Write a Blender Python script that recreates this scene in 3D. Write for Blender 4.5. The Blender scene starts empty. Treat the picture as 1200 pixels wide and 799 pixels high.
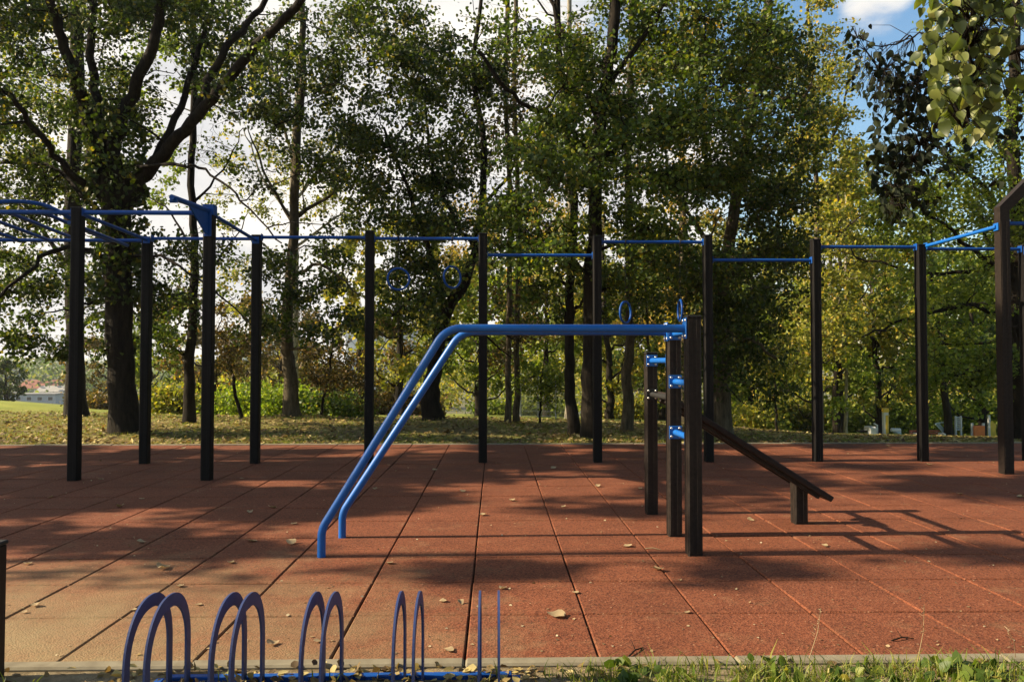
import bpy, math, random
import numpy as np
from mathutils import Vector

random.seed(7)
RNG = np.random.default_rng(7)
S = bpy.context.scene
COL = S.collection
R = math.radians

# ------------------------------------------------------------------ camera
F = 900.0                      # focal length in photo pixels (1200 wide)
H = 1.1
YAW = math.atan(20 / F)
PITCH = math.atan(25.5 / F)
cam_d = bpy.data.cameras.new('camera')
cam = bpy.data.objects.new('camera', cam_d)
COL.objects.link(cam)
cam.location = (0, 0, H)
cam.rotation_euler = (R(90) + PITCH, 0, -YAW)
cam_d.sensor_width = 36
cam_d.lens = 36 * F / 1200
cam_d.clip_start = 0.05
cam_d.clip_end = 8000
S.camera = cam

_f = Vector((math.sin(YAW) * math.cos(PITCH), math.cos(YAW) * math.cos(PITCH), math.sin(PITCH)))
_r = Vector((math.cos(YAW), -math.sin(YAW), 0))
_u = Vector((-math.sin(YAW) * math.sin(PITCH), -math.cos(YAW) * math.sin(PITCH), math.cos(PITCH)))


def ray(u, v):
    return _f + _r * ((u - 600) / F) + _u * ((399.5 - v) / F)


def at(u, v, Y):
    d = ray(u, v)
    t = Y / d.y
    return Vector((d.x * t, Y, H + d.z * t))


def G(u, v, z=0.0):
    d = ray(u, v)
    t = (z - H) / d.z
    return Vector((d.x * t, d.y * t, z))


# ------------------------------------------------------------------ terrain height
_AZ = [-600, 0, 130, 250, 600, 800, 950, 1200, 1900]
_YV = [466, 470, 481, 485, 489, 496, 510, 516, 516]
PX0, PX1, PY0, PY1 = -9.11, 10.39, 2.89, 10.39


def sstep(a, b, x):
    t = np.clip((x - a) / (b - a), 0, 1)
    return t * t * (3 - 2 * t)


MOUNDS = []


def hz(x, y):
    x = np.asarray(x, float)
    y = np.asarray(y, float)
    ys = np.maximum(y, 2.0)
    ang = np.clip(np.arctan2(x, ys) - YAW, -1.1, 1.1)
    u = 600 + F * np.tan(ang)
    k = (np.interp(u, _AZ, _YV) - 425) / F
    dc = 1.1 / k
    s = np.minimum(ys, 270) - dc
    t = 0.5 * (s + np.sqrt(s * s + 3))
    z = -0.93 * k * t
    z = z + sstep(300, 1100, ys) * (-2 - z) * 1.0
    z = z - 0.015
    near = sstep(7.0, 10.4, ys)
    z = -0.004 + (z + 0.004) * near
    for (mx, my, mh, mr) in MOUNDS:
        z = z + mh * np.exp(-((x - mx) ** 2 + (y - my) ** 2) / (mr * mr))
    return z


def base(u, Y):
    p = at(u, 425, Y)
    return Vector((p.x, Y, float(hz(p.x, Y))))


# ------------------------------------------------------------------ materials
def nt(m):
    m.use_nodes = True
    return m.node_tree.nodes, m.node_tree.links


def ramp(N, stops):
    n = N.new('ShaderNodeValToRGB')
    e = n.color_ramp.elements
    while len(e) < len(stops):
        e.new(0.5)
    for i, (p, c) in enumerate(stops):
        e[i].position = p
        e[i].color = (c[0], c[1], c[2], 1)
    return n


def paint(name, c, rough=0.35, wear=0.12, spec=0.5, scale=25, dirt=None):
    m = bpy.data.materials.new(name)
    N, L = nt(m)
    b = N['Principled BSDF']
    tc = N.new('ShaderNodeTexCoord')
    n1 = N.new('ShaderNodeTexNoise')
    n1.inputs['Scale'].default_value = scale
    n1.inputs['Detail'].default_value = 6
    L.new(tc.outputs['Object'], n1.inputs['Vector'])
    d = dirt or tuple(min(1, x * 0.55 + 0.01) for x in c)
    rp = ramp(N, [(0.35, c), (0.75, tuple(c[i] * (1 - wear * 3) + d[i] * wear * 3 for i in range(3)))])
    L.new(n1.outputs['Fac'], rp.inputs['Fac'])
    L.new(rp.outputs['Color'], b.inputs['Base Color'])
    mr = N.new('ShaderNodeMapRange')
    mr.inputs['To Min'].default_value = rough - 0.08
    mr.inputs['To Max'].default_value = min(1, rough + 0.18)
    L.new(n1.outputs['Fac'], mr.inputs['Value'])
    L.new(mr.outputs['Result'], b.inputs['Roughness'])
    b.inputs['Specular IOR Level'].default_value = spec
    bp = N.new('ShaderNodeBump')
    bp.inputs['Strength'].default_value = 0.08
    bp.inputs['Distance'].default_value = 0.004
    L.new(n1.outputs['Fac'], bp.inputs['Height'])
    L.new(bp.outputs['Normal'], b.inputs['Normal'])
    return m


def leaf_mat(name, stops, trans=0.42, rough=0.5, tint=(1.25, 1.3, 0.5), spec=0.35):
    m = bpy.data.materials.new(name)
    N, L = nt(m)
    b = N['Principled BSDF']
    out = N['Material Output']
    g = N.new('ShaderNodeNewGeometry')
    rp = ramp(N, stops)
    L.new(g.outputs['Random Per Island'], rp.inputs['Fac'])
    n1 = N.new('ShaderNodeTexNoise')
    n1.inputs['Scale'].default_value = 0.8
    tc = N.new('ShaderNodeTexCoord')
    L.new(tc.outputs['Object'], n1.inputs['Vector'])
    hs = N.new('ShaderNodeHueSaturation')
    mr = N.new('ShaderNodeMapRange')
    mr.inputs['From Min'].default_value = 0.3
    mr.inputs['From Max'].default_value = 0.7
    mr.inputs['To Min'].default_value = 0.75
    mr.inputs['To Max'].default_value = 1.25
    L.new(n1.outputs['Fac'], mr.inputs['Value'])
    L.new(mr.outputs['Result'], hs.inputs['Value'])
    L.new(rp.outputs['Color'], hs.inputs['Color'])
    L.new(hs.outputs['Color'], b.inputs['Base Color'])
    b.inputs['Roughness'].default_value = rough
    b.inputs['Specular IOR Level'].default_value = spec
    t = N.new('ShaderNodeBsdfTranslucent')
    mx = N.new('ShaderNodeMix')
    mx.data_type = 'RGBA'
    mx.blend_type = 'MULTIPLY'
    mx.inputs['Factor'].default_value = 1
    L.new(hs.outputs['Color'], mx.inputs['A'])
    mx.inputs['B'].default_value = (*tint, 1)
    L.new(mx.outputs['Result'], t.inputs['Color'])
    ms = N.new('ShaderNodeMixShader')
    ms.inputs['Fac'].default_value = trans
    L.new(b.outputs['BSDF'], ms.inputs[1])
    L.new(t.outputs['BSDF'], ms.inputs[2])
    L.new(ms.outputs['Shader'], out.inputs['Surface'])
    return m


def bark_mat(name, c1, c2, scale=9):
    m = bpy.data.materials.new(name)
    N, L = nt(m)
    b = N['Principled BSDF']
    tc = N.new('ShaderNodeTexCoord')
    mp = N.new('ShaderNodeMapping')
    mp.inputs['Scale'].default_value = (1, 1, 0.22)
    L.new(tc.outputs['Object'], mp.inputs['Vector'])
    n1 = N.new('ShaderNodeTexNoise')
    n1.inputs['Scale'].default_value = scale * 2
    n1.inputs['Detail'].default_value = 8
    n1.inputs['Roughness'].default_value = 0.7
    L.new(mp.outputs['Vector'], n1.inputs['Vector'])
    rp = ramp(N, [(0.35, c1), (0.65, c2)])
    L.new(n1.outputs['Fac'], rp.inputs['Fac'])
    L.new(rp.outputs['Color'], b.inputs['Base Color'])
    b.inputs['Roughness'].default_value = 0.9
    b.inputs['Specular IOR Level'].default_value = 0.15
    bp = N.new('ShaderNodeBump')
    bp.inputs['Strength'].default_value = 0.9
    bp.inputs['Distance'].default_value = 0.04
    L.new(n1.outputs['Fac'], bp.inputs['Height'])
    L.new(bp.outputs['Normal'], b.inputs['Normal'])
    return m


M = {}
M['post'] = paint('dark_post', (0.006, 0.0055, 0.0055), 0.55, 0.12, 0.12, 40, (0.02, 0.016, 0.014))
M['post_near'] = paint('brown_black_post', (0.013, 0.0098, 0.0084), 0.5, 0.14, 0.14, 40, (0.05, 0.036, 0.028))
M['blue'] = paint('blue_paint', (0.003, 0.10, 0.40), 0.36, 0.16, 0.35, 24, (0.02, 0.08, 0.22))
M['blue_dark'] = paint('deep_blue_paint', (0.003, 0.062, 0.29), 0.4, 0.16, 0.25, 24, (0.015, 0.05, 0.16))
M['rack'] = paint('violet_blue_paint', (0.020, 0.042, 0.14), 0.5, 0.2, 0.3, 30, (0.045, 0.05, 0.11))
M['steel'] = paint('bright_steel', (0.62, 0.6, 0.57), 0.25, 0.1, 0.5, 60)
M['steel'].node_tree.nodes['Principled BSDF'].inputs['Metallic'].default_value = 1.0
M['rubber_black'] = paint('black_rubber', (0.012, 0.012, 0.012), 0.6, 0.1, 0.3)
M['board'] = paint('dark_wood_board', (0.014, 0.0095, 0.008), 0.6, 0.15, 0.2, 30, (0.05, 0.03, 0.023))
M['kerb'] = paint('pale_concrete', (0.21, 0.185, 0.13), 0.9, 0.25, 0.2, 14, (0.11, 0.09, 0.06))
M['bark'] = bark_mat('dark_bark', (0.006, 0.0045, 0.0035), (0.026, 0.020, 0.013))
M['bark_grey'] = bark_mat('grey_brown_bark', (0.035, 0.028, 0.018), (0.13, 0.105, 0.068))
M['bark_pale'] = bark_mat('pale_birch_bark', (0.10, 0.085, 0.06), (0.38, 0.34, 0.26))

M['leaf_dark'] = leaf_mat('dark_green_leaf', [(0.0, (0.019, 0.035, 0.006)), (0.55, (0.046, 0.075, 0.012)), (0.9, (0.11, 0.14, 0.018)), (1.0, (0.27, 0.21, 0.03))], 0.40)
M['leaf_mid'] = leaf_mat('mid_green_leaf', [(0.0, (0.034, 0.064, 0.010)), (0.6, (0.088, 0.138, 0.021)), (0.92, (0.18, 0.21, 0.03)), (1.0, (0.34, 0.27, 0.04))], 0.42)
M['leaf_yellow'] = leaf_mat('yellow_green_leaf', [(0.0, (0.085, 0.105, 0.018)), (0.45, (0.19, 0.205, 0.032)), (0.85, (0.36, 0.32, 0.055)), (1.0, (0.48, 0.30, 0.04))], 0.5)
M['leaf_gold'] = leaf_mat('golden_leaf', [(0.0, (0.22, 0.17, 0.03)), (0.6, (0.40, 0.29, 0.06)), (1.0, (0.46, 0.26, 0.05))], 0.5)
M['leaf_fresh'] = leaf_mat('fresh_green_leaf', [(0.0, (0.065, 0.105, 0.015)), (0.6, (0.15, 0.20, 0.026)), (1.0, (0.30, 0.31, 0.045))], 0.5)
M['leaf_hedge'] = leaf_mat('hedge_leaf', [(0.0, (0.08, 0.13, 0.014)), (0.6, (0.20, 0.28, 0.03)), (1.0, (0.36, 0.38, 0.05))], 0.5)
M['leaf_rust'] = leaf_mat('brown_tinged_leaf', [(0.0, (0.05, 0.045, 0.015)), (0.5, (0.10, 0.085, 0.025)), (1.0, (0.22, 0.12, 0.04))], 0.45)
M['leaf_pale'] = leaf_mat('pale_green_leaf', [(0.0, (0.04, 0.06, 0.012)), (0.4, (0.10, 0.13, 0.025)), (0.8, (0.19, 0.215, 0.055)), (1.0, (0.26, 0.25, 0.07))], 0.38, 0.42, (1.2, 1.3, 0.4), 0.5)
M['leaf_shade'] = leaf_mat('shade_tinted_leaf', [(0.0, (0.006, 0.0095, 0.0045)), (0.7, (0.011, 0.017, 0.007)), (1.0, (0.026, 0.032, 0.012))], 0.12, 0.6, (1.2, 1.2, .5), .1)  # leaf colour darkened to stand in for shade on the rear branch
M['leaf_dry'] = leaf_mat('dry_leaf', [(0.0, (0.14, 0.09, 0.045)), (0.5, (0.32, 0.23, 0.12)), (1.0, (0.50, 0.42, 0.27))], 0.25, 0.7, (1.1, 1.0, 0.7))
M['leaf_litter'] = leaf_mat('fallen_leaf', [(0.0, (0.07, 0.042, 0.02)), (0.5, (0.22, 0.15, 0.06)), (0.85, (0.40, 0.31, 0.11)), (1.0, (0.48, 0.40, 0.18))], 0.25, 0.7, (1.1, 1.0, 0.6))
M['grass'] = leaf_mat('grass_blade', [(0.0, (0.06, 0.09, 0.014)), (0.6, (0.155, 0.195, 0.028)), (1.0, (0.31, 0.29, 0.065))], 0.4)


def ground_mat():
    m = bpy.data.materials.new('park_ground')
    N, L = nt(m)
    b = N['Principled BSDF']
    g = N.new('ShaderNodeNewGeometry')
    sp = N.new('ShaderNodeSeparateXYZ')
    L.new(g.outputs['Position'], sp.inputs['Vector'])

    def noise(sc, det=5, rough=0.6):
        n = N.new('ShaderNodeTexNoise')
        n.inputs['Scale'].default_value = sc
        n.inputs['Detail'].default_value = det
        n.inputs['Roughness'].default_value = rough
        L.new(g.outputs['Position'], n.inputs['Vector'])
        return n
    nf = noise(14, 8, 0.75)
    nm = noise(1.2)
    ns = noise(0.05, 4)
    lawn = ramp(N, [(0.3, (0.08, 0.10, 0.018)), (0.5, (0.18, 0.195, 0.035)), (0.7, (0.27, 0.26, 0.07))])
    L.new(nf.outputs['Fac'], lawn.inputs['Fac'])
    litter = ramp(N, [(0.3, (0.06, 0.045, 0.02)), (0.5, (0.17, 0.13, 0.055)), (0.72, (0.33, 0.26, 0.11))])
    L.new(nf.outputs['Fac'], litter.inputs['Fac'])
    soil = ramp(N, [(0.3, (0.11, 0.082, 0.048)), (0.5, (0.21, 0.165, 0.10)), (0.7, (0.30, 0.25, 0.155))])
    L.new(nf.outputs['Fac'], soil.inputs['Fac'])

    def mr(sock, a, bb, lo=0, hi=1):
        n = N.new('ShaderNodeMapRange')
        n.inputs['From Min'].default_value = a
        n.inputs['From Max'].default_value = bb
        n.inputs['To Min'].default_value = lo
        n.inputs['To Max'].default_value = hi
        L.new(sock, n.inputs['Value'])
        return n.outputs['Result']

    def mix(f, a, bb):
        n = N.new('ShaderNodeMix')
        n.data_type = 'RGBA'
        L.new(f, n.inputs['Factor'])
        L.new(a, n.inputs['A'])
        L.new(bb, n.inputs['B'])
        return n.outputs['Result']

    def mul(a, bb):
        n = N.new('ShaderNodeMath')
        n.operation = 'MULTIPLY'
        L.new(a, n.inputs[0])
        L.new(bb, n.inputs[1])
        return n.outputs[0]
    far = mr(sp.outputs['Y'], 14.5, 20)
    patch = mr(nm.outputs['Fac'], 0.42, 0.62)
    inv = mr(patch, 0, 1, 0.95, 0.35)
    c = mix(inv, lawn.outputs['Color'], litter.outputs['Color'])
    brt = ramp(N, [(0.35, (0.16, 0.19, 0.035)), (0.65, (0.25, 0.26, 0.055))])
    L.new(nm.outputs['Fac'], brt.inputs['Fac'])
    c = mix(far, c, brt.outputs['Color'])
    near = mr(sp.outputs['Y'], 3.6, 3.2)
    c = mix(near, c, soil.outputs['Color'])
    vfar = mr(sp.outputs['Y'], 90, 180)
    wood = ramp(N, [(0.4, (0.05, 0.06, 0.025)), (0.6, (0.12, 0.11, 0.05))])
    L.new(ns.outputs['Fac'], wood.inputs['Fac'])
    c = mix(vfar, c, wood.outputs['Color'])
    L.new(c, b.inputs['Base Color'])
    b.inputs['Roughness'].default_value = 1.0
    b.inputs['Specular IOR Level'].default_value = 0.1
    bp = N.new('ShaderNodeBump')
    bp.inputs['Strength'].default_value = 0.8
    bp.inputs['Distance'].default_value = 0.03
    L.new(nf.outputs['Fac'], bp.inputs['Height'])
    L.new(bp.outputs['Normal'], b.inputs['Normal'])
    return m


def tile_mat():
    m = bpy.data.materials.new('red_rubber_granulate')
    N, L = nt(m)
    b = N['Principled BSDF']
    g = N.new('ShaderNodeNewGeometry')

    def noise(sc, det=4, rough=0.6):
        n = N.new('ShaderNodeTexNoise')
        n.inputs['Scale'].default_value = sc
        n.inputs['Detail'].default_value = det
        n.inputs['Roughness'].default_value = rough
        L.new(g.outputs['Position'], n.inputs['Vector'])
        return n
    gran = N.new('ShaderNodeTexVoronoi')
    gran.inputs['Scale'].default_value = 130
    L.new(g.outputs['Position'], gran.inputs['Vector'])
    c = ramp(N, [(0.0, (0.048, 0.0150, 0.0073)), (0.45, (0.142, 0.0430, 0.0195)), (0.9, (0.20, 0.068, 0.032)), (1.0, (0.34, 0.19, 0.11))])
    L.new(gran.outputs['Color'], c.inputs['Fac'])
    # weathering per tile and in wide patches
    n1 = noise(2.2, 6, 0.65)
    mr = N.new('ShaderNodeMapRange')
    mr.inputs['From Min'].default_value = 0.3
    mr.inputs['From Max'].default_value = 0.7
    mr.inputs['To Min'].default_value = 0.78
    mr.inputs['To Max'].default_value = 1.15
    L.new(n1.outputs['Fac'], mr.inputs['Value'])
    mr2 = N.new('ShaderNodeMapRange')
    mr2.inputs['To Min'].default_value = 0.97
    mr2.inputs['To Max'].default_value = 1.03
    L.new(g.outputs['Random Per Island'], mr2.inputs['Value'])
    ml = N.new('ShaderNodeMath')
    ml.operation = 'MULTIPLY'
    L.new(mr.outputs['Result'], ml.inputs[0])
    L.new(mr2.outputs['Result'], ml.inputs[1])
    hs = N.new('ShaderNodeHueSaturation')
    L.new(ml.outputs[0], hs.inputs['Value'])
    L.new(c.outputs['Color'], hs.inputs['Color'])
    # pale sandy dust, thick towards the sandy kerb corner, thin specks elsewhere
    sp = N.new('ShaderNodeSeparateXYZ')
    L.new(g.outputs['Position'], sp.inputs['Vector'])
    dx = N.new('ShaderNodeMapRange')
    dx.inputs['From Min'].default_value = 0.5
    dx.inputs['From Max'].default_value = -1.9
    dx.inputs['To Min'].default_value = 0.12
    dx.inputs['To Max'].default_value = 1.0
    L.new(sp.outputs['X'], dx.inputs['Value'])
    dy = N.new('ShaderNodeMapRange')
    dy.inputs['From Min'].default_value = 5.0
    dy.inputs['From Max'].default_value = 2.9
    dy.inputs['To Min'].default_value = 0.0
    dy.inputs['To Max'].default_value = 0.75
    L.new(sp.outputs['Y'], dy.inputs['Value'])
    n2 = noise(3.0, 9, 0.72)
    ad = N.new('ShaderNodeMath')
    ad.operation = 'MULTIPLY'
    L.new(dx.outputs['Result'], ad.inputs[0])
    L.new(dy.outputs['Result'], ad.inputs[1])
    ad2 = N.new('ShaderNodeMath')
    ad2.operation = 'ADD'
    L.new(ad.outputs[0], ad2.inputs[0])
    L.new(n2.outputs['Fac'], ad2.inputs[1])
    dm = N.new('ShaderNodeMapRange')
    dm.inputs['From Min'].default_value = 0.62
    dm.inputs['From Max'].default_value = 1.35
    dm.inputs['To Max'].default_value = 0.75
    L.new(ad2.outputs[0], dm.inputs['Value'])
    mx = N.new('ShaderNodeMix')
    mx.data_type = 'RGBA'
    L.new(dm.outputs['Result'], mx.inputs['Factor'])
    L.new(hs.outputs['Color'], mx.inputs['A'])
    mx.inputs['B'].default_value = (0.25, 0.208, 0.108, 1)
    n3 = noise(2.6, 10, 0.78)
    st3 = N.new('ShaderNodeMapRange')
    st3.inputs['From Min'].default_value = 0.56
    st3.inputs['From Max'].default_value = 0.74
    st3.inputs['To Max'].default_value = 0.5
    L.new(n3.outputs['Fac'], st3.inputs['Value'])
    mx3 = N.new('ShaderNodeMix')
    mx3.data_type = 'RGBA'
    L.new(st3.outputs['Result'], mx3.inputs['Factor'])
    L.new(mx.outputs['Result'], mx3.inputs['A'])
    mx3.inputs['B'].default_value = (0.27, 0.16, 0.085, 1)
    L.new(mx3.outputs['Result'], b.inputs['Base Color'])
    b.inputs['Roughness'].default_value = 0.9
    b.inputs['Specular IOR Level'].default_value = 0.2
    bp = N.new('ShaderNodeBump')
    bp.inputs['Strength'].default_value = 0.5
    bp.inputs['Distance'].default_value = 0.004
    L.new(gran.outputs['Distance'], bp.inputs['Height'])
    L.new(bp.outputs['Normal'], b.inputs['Normal'])
    return m


M['ground'] = ground_mat()
M['tile'] = tile_mat()
M['joint'] = paint('dark_joint', (0.045, 0.02, 0.013), 0.95, 0.1, 0.1)


# ------------------------------------------------------------------ object helpers
def tag(o, label=None, cat=None, group=None, kind=None):
    if label: o['label'] = label
    if cat: o['category'] = cat
    if group: o['group'] = group
    if kind: o['kind'] = kind
    return o


def empty(name, loc, rz=0.0):
    o = bpy.data.objects.new(name, None)
    COL.objects.link(o)
    o.location = loc
    o.rotation_euler = (0, 0, rz)
    o.empty_display_size = 0.2
    return o


class MB:
    """collects shapes in world space, builds one mesh object"""
    def __init__(s):
        s.v, s.f, s.sm = [], [], []

    def add(s, vs, fs, smooth=False):
        o = len(s.v)
        s.v += [tuple(p) for p in vs]
        s.f += [tuple(i + o for i in f) for f in fs]
        s.sm += [smooth] * len(fs)

    def box(s, c, size, bev=0.004, rot=None):
        hx, hy, hzz = size[0] / 2, size[1] / 2, size[2] / 2
        b = min(bev, hx * .9, hy * .9, hzz * .9)
        vs = []
        for sx in (-1, 1):
            for sy in (-1, 1):
                for sz in (-1, 1):
                    vs.append((sx * (hx - b), sy * (hy - b), sz * hzz))
                    vs.append((sx * (hx - b), sy * hy, sz * (hzz - b)))
                    vs.append((sx * hx, sy * (hy - b), sz * (hzz - b)))
        import bmesh
        bm = bmesh.new()
        for p in vs: bm.verts.new(p)
        bmesh.ops.convex_hull(bm, input=bm.verts)
        bmesh.ops.dissolve_limit(bm, angle_limit=0.01, verts=bm.verts, edges=bm.edges)
        bm.verts.index_update()
        pts = [v.co.copy() for v in bm.verts]
        fs = [[v.index for v in f.verts] for f in bm.faces]
        bm.free()
        c = Vector(c)
        if rot is not None: pts = [rot @ p for p in pts]
        s.add([p + c for p in pts], fs)

    def tube(s, pts, r, n=12, cap=True, smooth=True):
        pts = [Vector(p) for p in pts]
        rs = r if isinstance(r, (list, tuple)) else [r] * len(pts)
        vs, fs = [], []
        up = None
        for i, p in enumerate(pts):
            t = (pts[min(i + 1, len(pts) - 1)] - pts[max(i - 1, 0)])
            t = t.normalized() if t.length > 1e-9 else Vector((0, 0, 1))
            if up is None:
                a = Vector((0, 0, 1)) if abs(t.z) < 0.9 else Vector((1, 0, 0))
                up = (a - t * a.dot(t)).normalized()
            else:
                up = (up - t * up.dot(t))
                up = up.normalized() if up.length > 1e-6 else Vector((1, 0, 0))
            w = t.cross(up)
            for k in range(n):
                an = 2 * math.pi * k / n
                vs.append(p + (up * math.cos(an) + w * math.sin(an)) * rs[i])
        for i in range(len(pts) - 1):
            for k in range(n):
                a, b2 = i * n + k, i * n + (k + 1) % n
                fs.append((a, b2, b2 + n, a + n))
        s.add(vs, fs, smooth)
        if cap:
            s.add(vs[:n], [tuple(range(n - 1, -1, -1))])
            s.add(vs[-n:], [tuple(range(n))])

    def prism(s, poly, ax, t0, t1):
        """poly: list of (a,b) extruded along axis ax ('x','y','z') from t0 to t1"""
        def mk(a, b2, t):
            return {'x': (t, a, b2), 'y': (a, t, b2), 'z': (a, b2, t)}[ax]
        n = len(poly)
        vs = [mk(a, b2, t0) for a, b2 in poly] + [mk(a, b2, t1) for a, b2 in poly]
        fs = [tuple(range(n - 1, -1, -1)), tuple(range(n, 2 * n))]
        fs += [(i, (i + 1) % n, (i + 1) % n + n, i + n) for i in range(n)]
        s.add(vs, fs)

    def dome(s, c, r, axis, n=10, h=0.6):
        axis = Vector(axis).normalized()
        a = Vector((0, 0, 1)) if abs(axis.z) < 0.9 else Vector((1, 0, 0))
        e1 = axis.cross(a).normalized()
        e2 = axis.cross(e1)
        vs, fs = [], []
        c = Vector(c)
        for j in range(4):
            th = j * math.pi / 2 / 4
            for k in range(n):
                an = 2 * math.pi * k / n
                vs.append(c + axis * (r * h * math.sin(th)) + (e1 * math.cos(an) + e2 * math.sin(an)) * (r * math.cos(th)))
        vs.append(c + axis * r * h)
        for j in range(3):
            for k in range(n):
                fs.append((j * n + k, j * n + (k + 1) % n, (j + 1) * n + (k + 1) % n, (j + 1) * n + k))
        for k in range(n):
            fs.append((3 * n + k, 3 * n + (k + 1) % n, 4 * n))
        s.add(vs, fs, True)

    def torus(s, c, R_, r, nrm, n=32, m=8, sx=1.0, e=None):
        nrm = Vector(nrm).normalized()
        a = Vector((0, 0, 1)) if abs(nrm.z) < 0.9 else Vector((1, 0, 0))
        e1 = (a - nrm * a.dot(nrm)).normalized()
        e2 = nrm.cross(e1)
        c = Vector(c)
        vs, fs = [], []
        for i in range(n):
            an = 2 * math.pi * i / n
            rd = e1 * (math.cos(an) * sx) + e2 * math.sin(an)
            p = c + rd * R_
            rn = rd.normalized()
            for k in range(m):
                bn = 2 * math.pi * k / m
                vs.append(p + rn * (r * math.cos(bn)) + nrm * (r * math.sin(bn)))
        for i in range(n):
            for k in range(m):
                i2, k2 = (i + 1) % n, (k + 1) % m
                fs.append((i * m + k, i2 * m + k, i2 * m + k2, i * m + k2))
        s.add(vs, fs, True)

    def build(s, name, mat, parent=None):
        me = bpy.data.meshes.new(name)
        off = Vector((0, 0, 0))
        if parent is not None:
            p = parent
            while p is not None:
                off += p.location
                p = p.parent
        me.from_pydata([(x - off.x, y - off.y, z - off.z) for x, y, z in s.v], [], s.f)
        me.polygons.foreach_set('use_smooth', s.sm)
        me.materials.append(mat)
        me.update()
        o = bpy.data.objects.new(name, me)
        COL.objects.link(o)
        if parent is not None: o.parent = parent
        return o


def np_obj(name, V, F4, mat, parent=None, smooth=False, origin=None):
    """V (n,3), F4 (m,4) -> mesh object; origin is subtracted"""
    me = bpy.data.meshes.new(name)
    V = np.asarray(V, np.float32)
    if origin is not None:
        V = V - np.asarray(origin, np.float32)
    F4 = np.asarray(F4, np.int32)
    k = F4.shape[1]
    me.vertices.add(len(V))
    me.vertices.foreach_set('co', np.ascontiguousarray(V).ravel())
    me.loops.add(F4.size)
    me.loops.foreach_set('vertex_index', F4.ravel())
    me.polygons.add(len(F4))
    me.polygons.foreach_set('loop_start', np.arange(0, F4.size, k, dtype=np.int32))
    me.polygons.foreach_set('loop_total', np.full(len(F4), k, np.int32))
    me.update(calc_edges=True)
    me.polygons.foreach_set('use_smooth', np.full(len(F4), smooth is not None, bool))   # leaves and ground are shaded smooth
    me.materials.append(mat)
    o = bpy.data.objects.new(name, me)
    COL.objects.link(o)
    if parent is not None: o.parent = parent
    return o


LV = np.array([(0, 0, 0), (.40, .30, .09), (.31, .72, .05), (0, 1.05, -.06), (-.31, .72, .05), (-.40, .30, .09)])
LF = np.array([(0, 1, 2, 3), (0, 3, 4, 5)])
# heart-shaped leaf for the close branch
_half = [(0.0, 0.0), (.16, -.06), (.36, .03), (.46, .22), (.44, .44), (.32, .68), (.15, .90), (0.0, 1.06)]


def leaf_geo(P, size, droop=0.5, up=0.6, rng=RNG, flat=0.0):
    P = np.asarray(P, float)
    n = len(P)
    t = rng.normal(size=(n, 3))
    t[:, 2] = t[:, 2] * (1 - flat) - droop
    t /= np.linalg.norm(t, axis=1, keepdims=True)
    nn = rng.normal(size=(n, 3)) * (1 - 0.7 * flat)
    nn[:, 2] += up
    nn -= t * (nn * t).sum(1, keepdims=True)
    nn /= np.linalg.norm(nn, axis=1, keepdims=True) + 1e-9
    s = np.cross(t, nn)
    sz = size * rng.uniform(0.65, 1.3, n)
    a = LV[None, :, 0:1] * s[:, None, :] + LV[None, :, 1:2] * t[:, None, :] + LV[None, :, 2:3] * nn[:, None, :]
    V = P[:, None, :] + a * sz[:, None, None]
    Fc = (np.arange(n)[:, None, None] * 6 + LF[None]).reshape(-1, 4)
    return V.reshape(-1, 3), Fc


# ------------------------------------------------------------------ trees
LEAF_N, LEAF_S = 1.2, 0.76       # leaf count and size factors of the hero trees


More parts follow.
